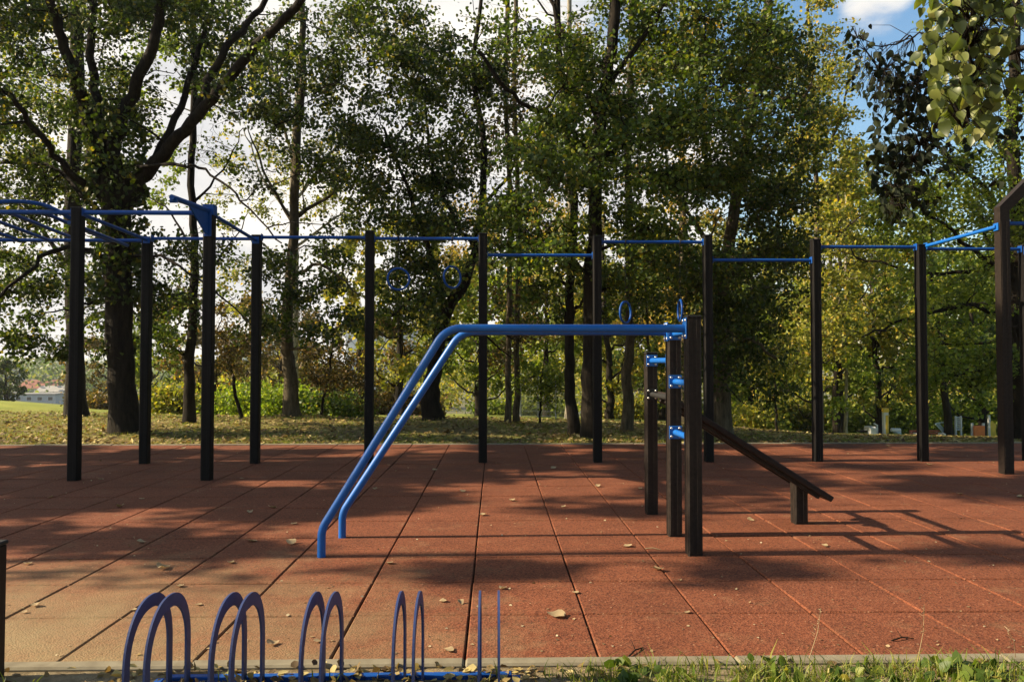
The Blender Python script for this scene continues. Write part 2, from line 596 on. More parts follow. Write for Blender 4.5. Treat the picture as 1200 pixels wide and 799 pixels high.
class Tree:
    def __init__(s, seed):
        s.rng = np.random.default_rng(seed)
        s.rd = random.Random(seed)
        s.w = MB()
        s.nodes = []          # (point, radius) on limbs
        s.leaf = []

    def smooth_path(s, pts, n=4, jit=0.0):
        P = [Vector(p) for p in pts]
        out = []
        for i in range(len(P) - 1):
            p0 = P[max(i - 1, 0)]; p1 = P[i]; p2 = P[i + 1]; p3 = P[min(i + 2, len(P) - 1)]
            for k in range(n):
                t = k / n
                q = 0.5 * ((2 * p1) + (p2 - p0) * t + (2 * p0 - 5 * p1 + 4 * p2 - p3) * t * t + (3 * p1 - p0 - 3 * p2 + p3) * t ** 3)
                if (i or k) and jit:
                    q = q + Vector((s.rd.gauss(0, jit), s.rd.gauss(0, jit), s.rd.gauss(0, jit)))
                out.append(q)
        out.append(P[-1])
        return out

    def limb(s, pts, r0, r1, sides=8, jit=0.02, flare=0.0, reg=True):
        path = s.smooth_path(pts, 5, jit)
        n = len(path)
        rs = []
        for i in range(n):
            t = i / (n - 1)
            r = r0 + (r1 - r0) * t ** 0.8
            if flare:
                dz = path[i].z - path[0].z
                r *= 1 + flare * math.exp(-dz / 0.34)
            rs.append(r)
        s.w.tube(path, rs, sides, cap=False)
        if reg:
            s.nodes += [(path[i], rs[i]) for i in range(n // 4, n)]
        return path

    def nearest(s, c):
        best, bd = None, 1e9
        for p, r in s.nodes:
            d = (p - c).length + max(0, p.z - c.z) * 0.6
            if d < bd: bd, best = d, (p, r)
        return best

    def pad(s, c, rad, nl, reg=True, twig=True):
        """a bough ending in a clump of twigs and leaves around c"""
        c = Vector(c)
        q = s.nearest(c)
        if q is not None:
            p0, pr = q
            r0 = max(0.006, min(pr * 0.55, 0.012 + 0.010 * (c - p0).length))
            mid = (p0 + c) / 2 + Vector((s.rd.gauss(0, .08), s.rd.gauss(0, .08), 0.10 * (c - p0).length))
            path = s.smooth_path([p0, mid, c], 3, 0.015)
            s.w.tube(path, [r0 + (0.005 - r0) * i / (len(path) - 1) for i in range(len(path))], 5, cap=False)
            if reg: s.nodes += [(path[-1], 0.008), (path[len(path) // 2], r0 * .7)]
            src = path[len(path) // 2:]
        else:
            src = [c]
        nt_ = max(3, nl // 16)
        per = nl // nt_
        for k in range(nt_):
            a = src[s.rd.randrange(len(src))]
            v = s.rng.normal(size=3)
            v = v / np.linalg.norm(v) * s.rd.uniform(0.35, 1.0) ** 0.5
            e = c + Vector((v[0] * rad[0], v[1] * rad[1], v[2] * rad[2]))
            m = (a + e) / 2 + Vector((0, 0, 0.12 * (e - a).length))
            if twig:
                s.w.tube([a, m, e], [0.005, 0.004, 0.002], 3, cap=False)
            t = s.rng.uniform(0.25, 1.05, per)[:, None]
            A, Mm, E = np.array(a), np.array(m), np.array(e)
            L_ = (1 - t) ** 2 * A + 2 * t * (1 - t) * Mm + t * t * E
            L_ = L_ + s.rng.normal(size=L_.shape) * 0.07
            s.leaf.append(L_)

    def scatter(s, u, v, ru, rv, Y, dY, npad, nleaf, prad=(0.58, 0.58, 0.27)):
        """pads spread through an ellipsoid that spans these photo pixels at distance Y +- dY"""
        k = 0
        for i in range(npad):
            while True:
                a = s.rng.uniform(-1, 1, 3)
                if (a * a).sum() <= 1: break
            c = at(u + a[0] * ru, v + a[1] * rv, Y + a[2] * dY)
            f = s.rd.uniform(0.75, 1.3)
            s.pad(c, (prad[0] * f, prad[1] * f, prad[2] * f), int(LEAF_N * nleaf / npad * s.rd.uniform(.5, 1.5)))

    def build(s, name, label, b, bark, leafm, size, droop=0.5, up=0.5, cat='tree', group=None):
        root = empty(name, b)
        tag(root, label, cat, group)
        s.w.build('trunk', bark, root)
        if s.leaf:
            P = np.concatenate(s.leaf)
            V, Fc = leaf_geo(P, size * (LEAF_S if size < .12 else 1), droop, up + .35, s.rng)
            np_obj('crown', V, Fc, leafm, root, origin=b)
        return root


def copy_tree(o, loc, rz=0.0, sc=1.0, label=None, parent=None):
    c = o.copy()
    COL.objects.link(c)
    if parent is not None:
        c.parent = parent
    else:
        c.location = loc
        c.rotation_euler = (0, 0, rz)
        c.scale = (sc, sc, sc)
        if label: c['label'] = label
    for ch in list(o.children):
        copy_tree(ch, None, parent=c)
    return c


# ================================================================== SETTING
# mounds of earth round two tree feet
for (u_, Y_, h_, r_) in ((342, 14.6, .14, 1.0), (510, 13.0, .18, 1.3), (148, 11.9, .06, .9), (690, 11.0, .05, .8)):
    p_ = at(u_, 425, Y_)
    MOUNDS.append((p_.x, p_.y, h_, r_))


def axis(neg, pos, d0, dense0, dense1, gr):
    a = list(np.arange(dense0, dense1 + 1e-6, d0))
    st, x = d0, dense1
    while x < pos:
        st *= gr; x += st; a.append(x)
    st, x = d0, dense0
    b2 = []
    while x > neg:
        st *= gr; x -= st; b2.append(x)
    return np.array(b2[::-1] + a)


gx = axis(-5000, 5000, 0.3, -14, 14, 1.14)
gy = axis(-60, 6000, 0.25, 1.5, 22, 1.10)
gy = np.unique(np.concatenate([gy[(np.abs(gy - 2.82) > .05) & (np.abs(gy - 10.46) > .05)], [2.45, 2.6, 2.79, 2.819, 2.835, 10.45, 10.465]]))
gx = np.unique(np.concatenate([gx, [PX0 - .025, PX0 - .015, PX1 + .015, PX1 + .025]]))
XX, YY = np.meshgrid(gx, gy)
ZZ = hz(XX, YY)
ZZ += RNG.normal(size=ZZ.shape) * 0.006 * ((YY < 2.8) | (YY > 10.6)) * (YY < 40)
ins = (XX > PX0 - .02) & (XX < PX1 + .02) & (YY > PY0 - .06) & (YY < PY1 + .06)
ZZ = np.where(ins, -0.12, ZZ)
nx, ny = len(gx), len(gy)
idx = np.arange(nx * ny).reshape(ny, nx)
Fg = np.stack([idx[:-1, :-1], idx[:-1, 1:], idx[1:, 1:], idx[1:, :-1]], -1).reshape(-1, 4)
o = np_obj('ground', np.stack([XX, YY, ZZ], -1).reshape(-1, 3), Fg, M['ground'], smooth=True)
tag(o, kind='structure')

# rubber paving: every tile a bevelled slab in one sheet
mb = MB()
tv, tf = [], []
T = 0.5
for j in range(15):
    for i in range(39):
        x0, y0 = PX0 + i * T, PY0 + j * T
        gxx, gyy = 0.0024 + abs(RNG.normal()) * .0012, 0.0038 + abs(RNG.normal()) * .0015
        bz, bv = RNG.normal() * 0.0007, 0.005
        tl = RNG.normal(size=4) * 0.0005
        xa, xb, ya, yb = x0 + gxx, x0 + T - gxx, y0 + gyy, y0 + T - gyy
        n0 = len(tv)
        for (x, y) in ((xa, ya), (xb, ya), (xb, yb), (xa, yb)): tv.append((x, y, -0.04))
        for (x, y) in ((xa, ya), (xb, ya), (xb, yb), (xa, yb)): tv.append((x, y, -bv + bz))
        for q, (x, y) in enumerate(((xa + bv, ya + bv * 1.1), (xb - bv, ya + bv * 1.1), (xb - bv, yb - bv * 1.1), (xa + bv, yb - bv * 1.1))):
            tv.append((x, y, bz + tl[q]))
        for k in range(4):
            k2 = (k + 1) % 4
            tf.append((n0 + k, n0 + k2, n0 + 4 + k2, n0 + 4 + k))
            tf.append((n0 + 4 + k, n0 + 4 + k2, n0 + 8 + k2, n0 + 8 + k))
        tf.append((n0 + 8, n0 + 9, n0 + 10, n0 + 11))
o = np_obj('pavement', np.array(tv), np.array(tf), M['tile'], smooth=None)
tag(o, kind='structure')
mb = MB()
mb.add([(PX0, PY0, -.03), (PX1, PY0, -.03), (PX1, PY1, -.03), (PX0, PY1, -.03)], [(0, 1, 2, 3)])
tag(mb.build('pavement_bedding', M['joint']), kind='structure')
mb = MB()
for y0, y1 in ((PY0 - .072, PY0 - .006), (PY1 + .006, PY1 + .085)):
    x = PX0
    while x < PX1:
        mb.box(((2 * x + 1.0) / 2, (y0 + y1) / 2, -0.09 + RNG.normal() * .001), (0.996, y1 - y0, 0.20), 0.008)
        x += 1.0
tag(mb.build('kerb', M['kerb']), kind='structure')

# ================================================================== CALISTHENICS RIG
PW = 0.092


def post(parent, x, y, h, mat, w=PW, name='post', cap=True):
    mb = MB()
    mb.box((x, y, h / 2 - 0.02), (w, w, h + 0.04), 0.006)
    # shallow grooves down the two visible faces, as raised flutes
    for sx in (-1, 1):
        mb.box((x + sx * w * .27, y - w / 2 - .0008, h / 2), (w * .30, 0.004, h - .03), 0.0015)
        mb.box((x - w / 2 - .0008, y + sx * w * .27, h / 2), (0.004, w * .30, h - .03), 0.0015)
    o = mb.build(name, mat, parent)
    if cap:
        c = MB()
        c.box((x, y, h + 0.006), (w + .006, w + .006, 0.014), 0.004)
        c.build('cap', M['rubber_black'], o)
    return o


rig = empty('pull_up_rig', (1.1, 8.5, 0))
tag(rig, 'long row of black square posts joined by blue pull-up bars at differing heights', 'pull-up rig')
PX = {}
ROW = [('B', 171, 538, 281), ('D', 300, 539, 277), ('E', 433, 541, 272), ('F', 566, 542, 275), ('G', 700, 542, 278),
       ('H', 830, 540, 277), ('I', 957, 540, 282), ('J', 1080, 539, 288), ('A', 89, 560, 245), ('C', 244, 561, 243), ('K', 1177, 556, 243)]
for k, u, vb, vt in ROW:
    g = G(u, vb)
    if k in 'BDEFGHIJ': g = at(u, 425, 8.53)
    if k in 'ACK': g = at(u, 425, 7.32 if k != 'K' else 7.55)
    top = at(u, vt, g.y).z
    PX[k] = (g.x, g.y, top)
gL = at(1203, 425, 8.53)
PX['L'] = (gL.x, gL.y, 2.42)
PX['Q'] = (PX['A'][0] - 2.0, 7.32, 2.57)      # next pair of the overhead ladder, past the picture's left edge
PX['R'] = (PX['B'][0] - 2.0, 8.53, 2.50)
for k, (x, y, h) in PX.items():
    if k == 'K':
        continue
    post(rig, x, y, h, M['post'])


def bar(parent, p0, p1, r=0.018, mat=None, name='pull_up_bar', plates=True, axis_='x', pl=0.075, bolts=False):
    mb = MB()
    mb.tube([p0, p1], r, 14)
    o = mb.build(name, mat or M['blue_dark'], parent)
    if plates:
        d = (Vector(p1) - Vector(p0)).normalized()
        for p, s_ in ((Vector(p0), 1), (Vector(p1), -1)):
            m2 = MB()
            sz = (0.006, pl, pl) if axis_ == 'x' else (pl, 0.006, pl)
            m2.box(p + d * s_ * 0.004, sz, 0.0015)
            b2 = m2.build('mounting_plate', mat or M['blue_dark'], o)
            if not bolts: continue
            for a in (-1, 1):
                for c in (-1, 1):
                    off = Vector((0, a * pl * .32, c * pl * .32)) if axis_ == 'x' else Vector((a * pl * .32, 0, c * pl * .32))
                    m3 = MB()
                    m3.dome(p + d * s_ * 0.007 + off, 0.009, d * s_, 8)
                    m3.build('bolt', M['steel'], o)
    return o


hw = PW / 2 + .003
for a, b_, v in (('B', 'D', 281), ('D', 'E', 279), ('E', 'F', 280), ('F', 'G', 299), ('G', 'H', 283), ('H', 'I', 304), ('I', 'J', 288), ('J', 'L', 290)):
    xa, ya, _ = PX[a]
    xb, yb, _ = PX[b_]
    z = at((600 + 600) / 2, v, 8.53).z
    z = at(566, v, 8.53).z
    bar(rig, (xa + hw, ya, z), (xb - hw, yb, z))
z = at(171, 282, 8.53).z
bar(rig, (PX['R'][0] + hw, 8.53, z), (PX['B'][0] - hw, 8.53, z), r=.02)
zf = at(89, 249, 7.32).z
bar(rig, (PX['Q'][0] + hw, 7.32, zf), (PX['A'][0] - hw, 7.32, zf), r=.022)
bar(rig, (PX['A'][0] + hw, 7.32, zf), (PX['C'][0] - hw, 7.32, zf), r=.022)
# cross bars between the two rows
bar(rig, (PX['A'][0] + .012, 7.32 + hw, zf - .01), (PX['B'][0] + .012, 8.53 - hw, z), axis_='y')
bar(rig, (PX['C'][0], 7.32 + hw, zf), (PX['D'][0], 8.53 - hw, z), axis_='y')
bar(rig, (PX['Q'][0], 7.32 + hw, zf), (PX['R'][0], 8.53 - hw, z), axis_='y')
for i in range(1, 6):
    x = PX['A'][0] - i * 0.325
    bar(rig, (x, 7.345, zf - .005), (x, 8.505, z + .005), name='ladder_rung', plates=False)
# a rung hung lower beside the corner post, and one curved upwards
bar(rig, (PX['A'][0] - .10, 7.345, zf - .09), (PX['A'][0] - .10, 8.505, z - .06), name='ladder_rung', plates=False)
mb = MB()
cx = PX['A'][0] - .02
pts = []
for i in range(19):
    t = i / 18
    pts.append((cx - .58 + .50 * t, 7.0 + .40 * t, zf + .065 * math.sin(math.pi * min(1, t * 1.1)) ** .5 - 0.10 * max(0, t - .6)))
mb.tube(pts, .019, 12)
mb.build('curved_rung', M['blue_dark'], rig)
# cantilever bracket with triangular gusset, towards the camera
cx, cy, ch = PX['C']
mb = MB()
zt = at(205, 231, 6.48).z
tri = [(cy - hw, 2.53), (cy - hw, 2.30), (7.20, 2.31), (6.84, 2.478), (6.80, 2.50)]
mb.prism(tri, 'x', cx - .006, cx + .006)
mb.tube([(cx, cy - hw, 2.535), (cx, 6.46, zt - .005)], .024, 10)
mb.box((cx, cy - hw - .004, 2.42), (.07, .008, .26), .002)
mb.tube([(cx - .03, 6.50, zt - .03), (cx + .03, 6.50, zt - .03)], .016, 10)
br = mb.build('bracket', M['blue_dark'], rig)
for zz in (2.50, 2.41, 2.32):
    mb = MB()
    mb.dome((cx - .02, cy - hw - .009, zz), .010, (0, -1, 0), 8)
    mb.build('bolt', M['steel'], br)
mb = MB()
mb.box((cx, cy, ch - .03), (PW + .012, PW + .012, .10), .004)
mb.build('collar', M['blue_dark'], rig)
# right-hand frame with chamfered top
kx, ky, kh = PX['K']
mb = MB()
w2 = PW * 1.05 / 2
kx2 = kx + 1.9
ch2 = kh + .62
outer = [(kx - w2, -.04), (kx + w2, -.04), (kx + w2, kh - .04), (kx + .62, ch2 - .12), (kx2 - .62, ch2 - .12), (kx2 - w2, kh - .04), (kx2 - w2, -.04), (kx2 + w2, -.04),
         (kx2 + w2, kh), (kx2 - .58, ch2), (kx + .58, ch2), (kx - w2, kh)]
vs = [(x, ky - w2, zz) for x, zz in outer] + [(x, ky + w2, zz) for x, zz in outer]
quads = [(0, 1, 2, 11), (11, 2, 3, 10), (10, 3, 4, 9), (9, 4, 5, 8), (8, 5, 6, 7)]
fs = [q for q in quads] + [tuple(i + 12 for i in q[::-1]) for q in quads]
fs += [(i, i + 12, (i + 1) % 12 + 12, (i + 1) % 12) for i in range(12)]
mb.add(vs, fs)
for sx in (-1, 1):
    mb.box((kx + sx * PW * .29, ky - w2 - .001, kh / 2 - .05), (PW * .30, .004, kh - .2), .0015)
arch = mb.build('arch_frame', M['post_near'], rig)
jx, jy, jh = PX['J']
bar(rig, (jx + hw, jy - .02, at(1085, 289, 8.53).z), (kx - w2 - .01, ky, at(1166, 266, 7.55).z), r=.02, mat=M['blue'])
zr = at(1190, 262, 7.55).z
bar(rig, (kx + w2 + .003, ky, zr), (kx2 - w2 - .003, ky, zr), r=.02)
mb = MB()
mb.box((PX['L'][0], PX['L'][1] - PW / 2 - .004, 2.36), (.09, .008, .09), .002)
mb.build('mounting_plate', M['blue_dark'], rig)

# rings on chains
RINGS = [(467, 327, 280, 8, 'thick blue gymnastic ring hanging closest to the fifth post, turned flat to the viewer'),
         (530, 325, 280, 42, 'blue gymnastic ring half turned, hung high beside the rear of the sloping blue rails'),
         (733, 366, 283, 50, 'blue gymnastic ring hung low, half turned, showing just above the dip bars'),
         (797, 364, 283, 87, 'blue gymnastic ring hung low and turned edge-on above the ladder post top')]
RINGS[0] = RINGS[0][:4] + ('blue gymnastic ring seen as a full round, hung high on the bar',)
for u, v, vbar, rot, lab in RINGS:
    c = at(u, v, 8.53)
    zb = at(566, vbar, 8.53).z
    root = empty('gymnastic_ring', c)
    tag(root, lab, 'gymnastic ring', 'gymnastic rings hanging from the pull-up rig')
    n = Vector((math.sin(R(rot)), -math.cos(R(rot)), 0))
    mb = MB()
    mb.torus(c, .119, .0125, n, 40, 10)
    mb.build('ring', M['blue_dark'], root)
    mb = MB()
    z0, z1 = c.z + .128, zb - .012
    ln = .034
    k = max(2, round((z1 - z0) / ln))
    for i in range(k):
        zz = z0 + (i + .5) * (z1 - z0) / k
        mb.torus((c.x, c.y, zz),   .0085, .0022, (1, 0, 0) if i % 2 else (0, 1, 0), 10, 5, sx=2.0)
    mb.torus((c.x, c.y, zb), .028, .006, (1, 0, 0), 18, 6)
    mb.build('chain', M['rubber_black'], root)

# ================================================================== DIP / LADDER / SIT-UP STATION
st = empty('exercise_station', (1.14, 4.88, 0))
tag(st, 'blue parallel dip bars and short ladder on three brown-black posts with sloping sit-up board', 'exercise station')
x1 = at(812, 425, 4.40).x
x2 = at(791, 425, 4.88).x
x3 = at(768, 425, 5.60).x
Y1, Y2, Y3 = 4.42, 4.90, 5.62
x1 = x2 = x3 = 1.144
PWN = 0.082
post(st, x1, Y1, 1.36, M['post_near'], PWN)
post(st, x2, Y2, 1.33, M['post_near'], PWN)
post(st, x3, Y3, 1.165, M['post_near'], PWN)


def fillet(P, rad, n=8):
    out = [Vector(P[0])]
    for i in range(1, len(P) - 1):
        a, b_, c = Vector(P[i - 1]), Vector(P[i]), Vector(P[i + 1])
        d1, d2 = (a - b_).normalized(), (c - b_).normalized()
        ang = d1.angle(d2)
        t = min(rad / math.tan(ang / 2), (a - b_).length * .45, (c - b_).length * .45)
        r_ = t * math.tan(ang / 2)
        cc = b_ + (d1 + d2).normalized() * (r_ / math.sin(ang / 2))
        s0, s1 = b_ + d1 * t - cc, b_ + d2 * t - cc
        om = s0.angle(s1)
        for k in range(n + 1):
            q = k / n
            out.append(cc + (s0 * math.sin((1 - q) * om) + s1 * math.sin(q * om)) / math.sin(om))
    out.append(Vector(P[-1]))
    return out


for yb, dx_ in ((Y1, 0), (Y2, .065)):
    mb = MB()
    path = fillet([(x1 - PWN / 2 - .004, yb, 1.298), (-.28 + dx_, yb, 1.298), (-.985 + dx_ * .35, yb, .155), (-.985 + dx_ * .35, yb, -.02)], .16, 10)
    mb.tube(path, .0235, 20)
    o = mb.build('dip_bar', M['blue'], st)
    m2 = MB()
    m2.box((x1 - PWN / 2 - .005, yb, 1.298), (.008, .086, .12), .002)
    m2.build('mounting_plate', M['blue'], o)
    for a in (-1, 1):
        for c in (-1, 1):
            m3 = MB()
            m3.dome((x1 - PWN / 2 - .009, yb + a * .032, 1.298 + c * .045), .010, (-1, 0, 0), 8)
            m3.build('bolt', M['steel'], o)
for za in (1.285, 0.98, 0.66):
    o = bar(st, (x1, Y1 + PWN / 2 + .003, za), (x2, Y2 - PWN / 2 - .003, za), r=.019, mat=M['blue'], name='ladder_rung', axis_='y', pl=.082, bolts=True)
o = bar(st, (x2, Y2 + PWN / 2 + .003, 1.115), (x3, Y3 - PWN / 2 - .003, 1.115), r=.019, mat=M['blue'], name='ladder_rung', axis_='y', pl=.082, bolts=True)
o = bar(st, (x2, Y2 + PWN / 2 + .003, .87), (x3, Y3 - PWN / 2 - .003, .87), r=.019, mat=M['rubber_black'], name='support_bar', axis_='y', pl=.082, bolts=True)
# sloping board
ang = math.atan2(.885 - .185, 2.26 - x1)
yc = (Y2 + Y3) / 2
mb = MB()
from mathutils import Matrix
rot = Matrix.Rotation(ang, 3, 'Y')
ctr = Vector(((2.26 + x1) / 2, yc, (.885 + .185) / 2))
ln = math.hypot(.70, 2.26 - x1)
mb.box(ctr, (ln, .30, .038), .006, rot)
bd = mb.build('bench_board', M['board'], st)
mb = MB()
nrm = rot @ Vector((0, 0, 1))
mb.box(ctr - nrm * .032 + (rot @ Vector((-.02, -.09, 0))), (ln - .10, .05, .026), .003, rot)
mb.box(ctr - nrm * .032 + (rot @ Vector((-.02, .09, 0))), (ln - .10, .05, .026), .003, rot)
mb.build('board_batten', M['post_near'], bd)
post(st, 2.09, yc, .305, M['post_near'], .088, 'bench_leg', cap=False)

# ================================================================== short post at the left edge, bike rack
pp = at(-13, 425, 2.74)
sp_ = empty('bollard', (pp.x, 2.74, 0))
tag(sp_, 'short dark square post standing at the picture edge by the sandy kerb', 'post')
post(sp_, pp.x, 2.74, .46, M['post_near'], .095, 'shaft')

rk = empty('bicycle_rack', (-.55, 2.5, -.02))
tag(rk, 'low blue bicycle rack with five pairs of flat steel arches in front of the kerb', 'bicycle rack')


def arch_mesh(x):
    mb = MB()
    yb, yf = 2.715, 2.365
    zc, zt = .155, .347
    cy_ = (yb + yf) / 2
    out, inn = [], []
    wv = .036
    a, b_ = (yb - yf) / 2, zt - zc
    out.append((yf, -.03)); inn.append((yf + wv, -.03))
    n = 28
    for i in range(n + 1):
        t = math.pi - math.pi * i / n
        sx, sz = math.cos(t), math.sin(t)
        out.append((cy_ + a * math.copysign(abs(sx) ** .9, sx), zc + b_ * sz ** .95))
        inn.append((cy_ + (a - wv) * math.copysign(abs(sx) ** .9, sx), zc + (b_ - wv * 1.15) * sz ** .95))
    out.append((yb, -.03)); inn.append((yb - wv, -.03))
    h = .0035
    m = len(out)
    vs = [(x - h, y, z_) for y, z_ in out] + [(x - h, y, z_) for y, z_ in inn] + [(x + h, y, z_) for y, z_ in out] + [(x + h, y, z_) for y, z_ in inn]
    fs = []
    for i in range(m - 1):
        fs += [(i, m + i, m + i + 1, i + 1), (2 * m + i, 2 * m + i + 1, 3 * m + i + 1, 3 * m + i),
               (i, i + 1, 2 * m + i + 1, 2 * m + i), (m + i, 3 * m + i, 3 * m + i + 1, m + i + 1)]
    mb.add(vs, fs)
    return mb


for c in (-1.088, -.832, -.56, -.28, -.018):
    for s_ in (-.031, .031):
        arch_mesh(c + s_).build('wheel_arch', M['rack'], rk)
for y in (2.735, 2.295):
    mb = MB()
    mb.box((-.54, y, .0), (1.20, .03, .022), .003)
    mb.build('cross_rail', M['blue_dark'], rk)
mb = MB()
mb.box((-1.155, 2.515, .0), (.03, .406, .022), .003)
mb.build('end_rail', M['blue_dark'], rk)
mb = MB()
mb.box((.075, 2.515, .0), (.03, .406, .022), .003)
mb.build('end_rail', M['blue_dark'], rk)

# ================================================================== TREES
def spec(u, Y, v):
    return at(u, v, Y)


# ---- big left tree, ivy clad, many limbs
b = base(147, 11.9)
t = Tree(11)
Y = 11.9
tr = t.limb([b + Vector((.05, 0, -.15)), at(141, 430, Y), at(139, 340, Y), at(137, 262, Y), at(135, 205, Y)], 0.172, 0.215, 14, .01, .8)
t.limb([at(128, 240, Y), at(110, 190, Y), at(100, 130, Y - .2), at(84, 80, Y - .5), at(64, 20, Y - .8), at(50, -60, Y - 1)], 0.124, 0.056, 10)
t.limb([at(125, 225, Y), at(118, 150, Y + .2), at(108, 70, Y + .4), at(110, -40, Y + .6)], 0.099, 0.050, 9)
t.limb([at(135, 225, Y), at(135, 165, Y + .1), at(160, 100, Y), at(182, 40, Y - .2), at(198, -30, Y - .4)], 0.124, 0.062, 10)
t.limb([at(150, 240, Y), at(170, 205, Y), at(205, 165, Y - .2), at(240, 125, Y - .4), at(290, 65, Y - .8), at(345, 12, Y - 1.2), at(380, -40, Y - 1.5)], 0.124, 0.046, 10)
t.limb([at(225, 142, Y - .3), at(250, 85, Y - .3), at(275, 45, Y - .2), at(310, 0, Y), at(330, -50, Y)], 0.074, 0.037, 8)
t.limb([at(165, 212, Y), at(205, 140, Y + .4), at(228, 75, Y + .7), at(240, 30, Y + .9), at(262, -30, Y + 1)], 0.068, 0.031, 8)
t.limb([at(120, 230, Y), at(80, 200, Y - .4), at(40, 150, Y - .8), at(5, 105, Y - 1.1), at(-60, 60, Y - 1.5)], 0.068, 0.025, 8)
t.limb([at(118, 250, Y), at(60, 195, Y + .5), at(0, 190, Y + .8), at(-80, 170, Y + 1)], 0.043, 0.019, 7)
t.limb([at(150, 195, Y), at(205, 194, Y - .6), at(240, 200, Y - .9), at(285, 235, Y - 1.3), at(330, 285, Y - 1.6)], 0.031, 0.011, 6)
t.limb([at(150, 300, Y), at(200, 305, Y - .5), at(255, 345, Y - .9), at(300, 385, Y - 1.2)], 0.031, 0.009, 6)
t.limb([at(125, 300, Y), at(70, 290, Y - .6), at(20, 330, Y - 1), at(-30, 370, Y - 1.3)], 0.047, 0.017, 6)
t.limb([at(120, 350, Y), at(90, 360, Y - .4), at(50, 370, Y - .8)], 0.025, 0.009, 6)
for k in range(26):       # fine bare twigs reaching right
    q = t.rd.choice(t.nodes)
    if q[0].x < at(150, 300, Y).x: continue
    e = q[0] + Vector((t.rd.uniform(.4, 1.6), t.rd.uniform(-.6, .5), t.rd.uniform(-.7, .6)))
    t.limb([q[0], (q[0] + e) / 2 + Vector((0, 0, .12)), e], 0.012, 0.003, 4, .03)
t.scatter(60, 60, 150, 120, 13.2, 1.7, 60, 8600)
t.scatter(210, 10, 120, 60, 13.0, 1.7, 30, 4800)
t.scatter(270, 70, 90, 70, 13.0, 1.4, 20, 2300)
t.scatter(30, 190, 120, 90, 13.0, 1.8, 40, 5600)
t.scatter(40, 40, 110, 70, 10.8, .6, 10, 1000)
t.scatter(20, 320, 95, 75, 12.4, .8, 32, 4000)
t.scatter(10, 395, 48, 24, 11.6, .5, 7, 750, (.3, .3, .18))
t.scatter(140, 140, 60, 70, 12.4, 1.4, 12, 1700)
t.scatter(300, 95, 70, 60, 11.4, 1.5, 12, 1500)
t.scatter(150, 320, 80, 70, 12.5, .7, 18, 1800, (.4, .4, .3))
t.scatter(215, 330, 40, 70, 12.5, 1.2, 8, 700, (.4, .4, .3))
t.scatter(120, 410, 60, 26, 12.3, .6, 8, 650, (.35, .35, .22))
t.scatter(-60, 120, 60, 150, 11.6, 1.6, 12, 1600)
t.scatter(60, -60, 200, 40, 12.0, 2.0, 24, 2800)
root = t.build('broadleaf_tree', 'broad dark tree, thick ivy-clad trunk forking into many limbs behind the overhead ladder', b, M['bark'], M['leaf_dark'], .078, .55, .4)
n = 2600
zz = RNG.uniform(2.0, 5.0, n); an = RNG.uniform(0, 2 * math.pi, n)
ctrx = np.interp(zz, [0, 1.1, 3.2, 5], [b.x, at(141, 430, Y).x, at(137, 262, Y).x, at(133, 190, Y).x])
rr = .27 + RNG.random(n) * .10 + (zz > 3.2) * .08
V, Fc = leaf_geo(np.stack([ctrx + rr * np.cos(an), b.y + rr * np.sin(an), zz], -1), .075, .7, .2)
np_obj('ivy', V, Fc, M['leaf_dark'], root, origin=b)

# ---- trunk behind the corner post A
def simple_tree(seed, u, Y, pts, r0, r1, limbs, scat, label, bark, leafm, size, flare=.5, name='broadleaf_tree', twigs=14, **kw):
    b = base(u, Y)
    t = Tree(seed)
    path = [b + Vector((0, 0, -.15))] + [at(a, c, Y + d) for a, c, d in pts]
    t.limb(path, r0, r1, 12, .012, flare)
    for L_ in limbs:
        P = [at(a, c, Y + d) for a, c, d in L_[2]]
        t.limb(P, L_[0], L_[1], 7, .02)
    for k in range(twigs):
        q = t.rd.choice(t.nodes)
        e = q[0] + Vector((t.rd.uniform(-1.1, 1.1), t.rd.uniform(-.8, .8), t.rd.uniform(-.2, .9)))
        t.limb([q[0], (q[0] + e) / 2 + Vector((0, 0, .08)), e], min(.02, q[1] * .5), .004, 4, .03)
    for s_ in scat:
        t.scatter(*s_)
    return t.build(name, label, b, bark, leafm, size, **kw)


simple_tree(21, 90, 16.5, [(88, 420, 0), (86, 330, 0), (84, 230, 0), (90, 120, 0), (95, -40, 0)], .20, .12,
            [(.07, .02, [(86, 330, 0), (50, 270, 0), (10, 230, -.5)]), (.07, .02, [(84, 260, 0), (120, 190, .2), (150, 100, .5)]), (.05, .02, [(87, 390, 0), (130, 360, -.3), (165, 370, -.5)])],
            [(80, 120, 120, 150, 16.5, 2, 30, 4200), (60, 330, 80, 70, 15.2, .6, 12, 1300), (150, 395, 40, 30, 15.2, .5, 5, 500)],
            'dark trunk flaring at the foot, half hidden behind the leftmost front rig post', M['bark'], M['leaf_mid'], .085)
simple_tree(22, 222, 14.6, [(223, 430, 0), (226, 350, 0), (227, 280, 0), (224, 200, .1), (228, 100, .2), (225, -40, .2)], .105, .05,
            [(.03, .008, [(226, 330, 0), (260, 300, .2), (290, 250, .3)]), (.03, .008, [(227, 300, 0), (200, 250, .2), (170, 230, .3)]), (.03, .008, [(225, 240, 0), (262, 200, .2), (285, 150, .3)]),
             (.035, .01, [(224, 420, 0), (190, 400, -.2), (165, 380, -.4)])],
            [(190, 395, 40, 40, 14.3, 1, 10, 900, (.4, .4, .3)), (225, 20, 60, 60, 14.6, 1.2, 8, 800), (205, 330, 30, 40, 14.6, 1, 4, 260), (255, 215, 34, 45, 14.4, .8, 7, 330), (265, 330, 25, 40, 14.4, .8, 5, 260)],
            'slim dark straight trunk in front of the bright hedge, left of the second front post', M['bark'], M['leaf_mid'], .08, twigs=40)
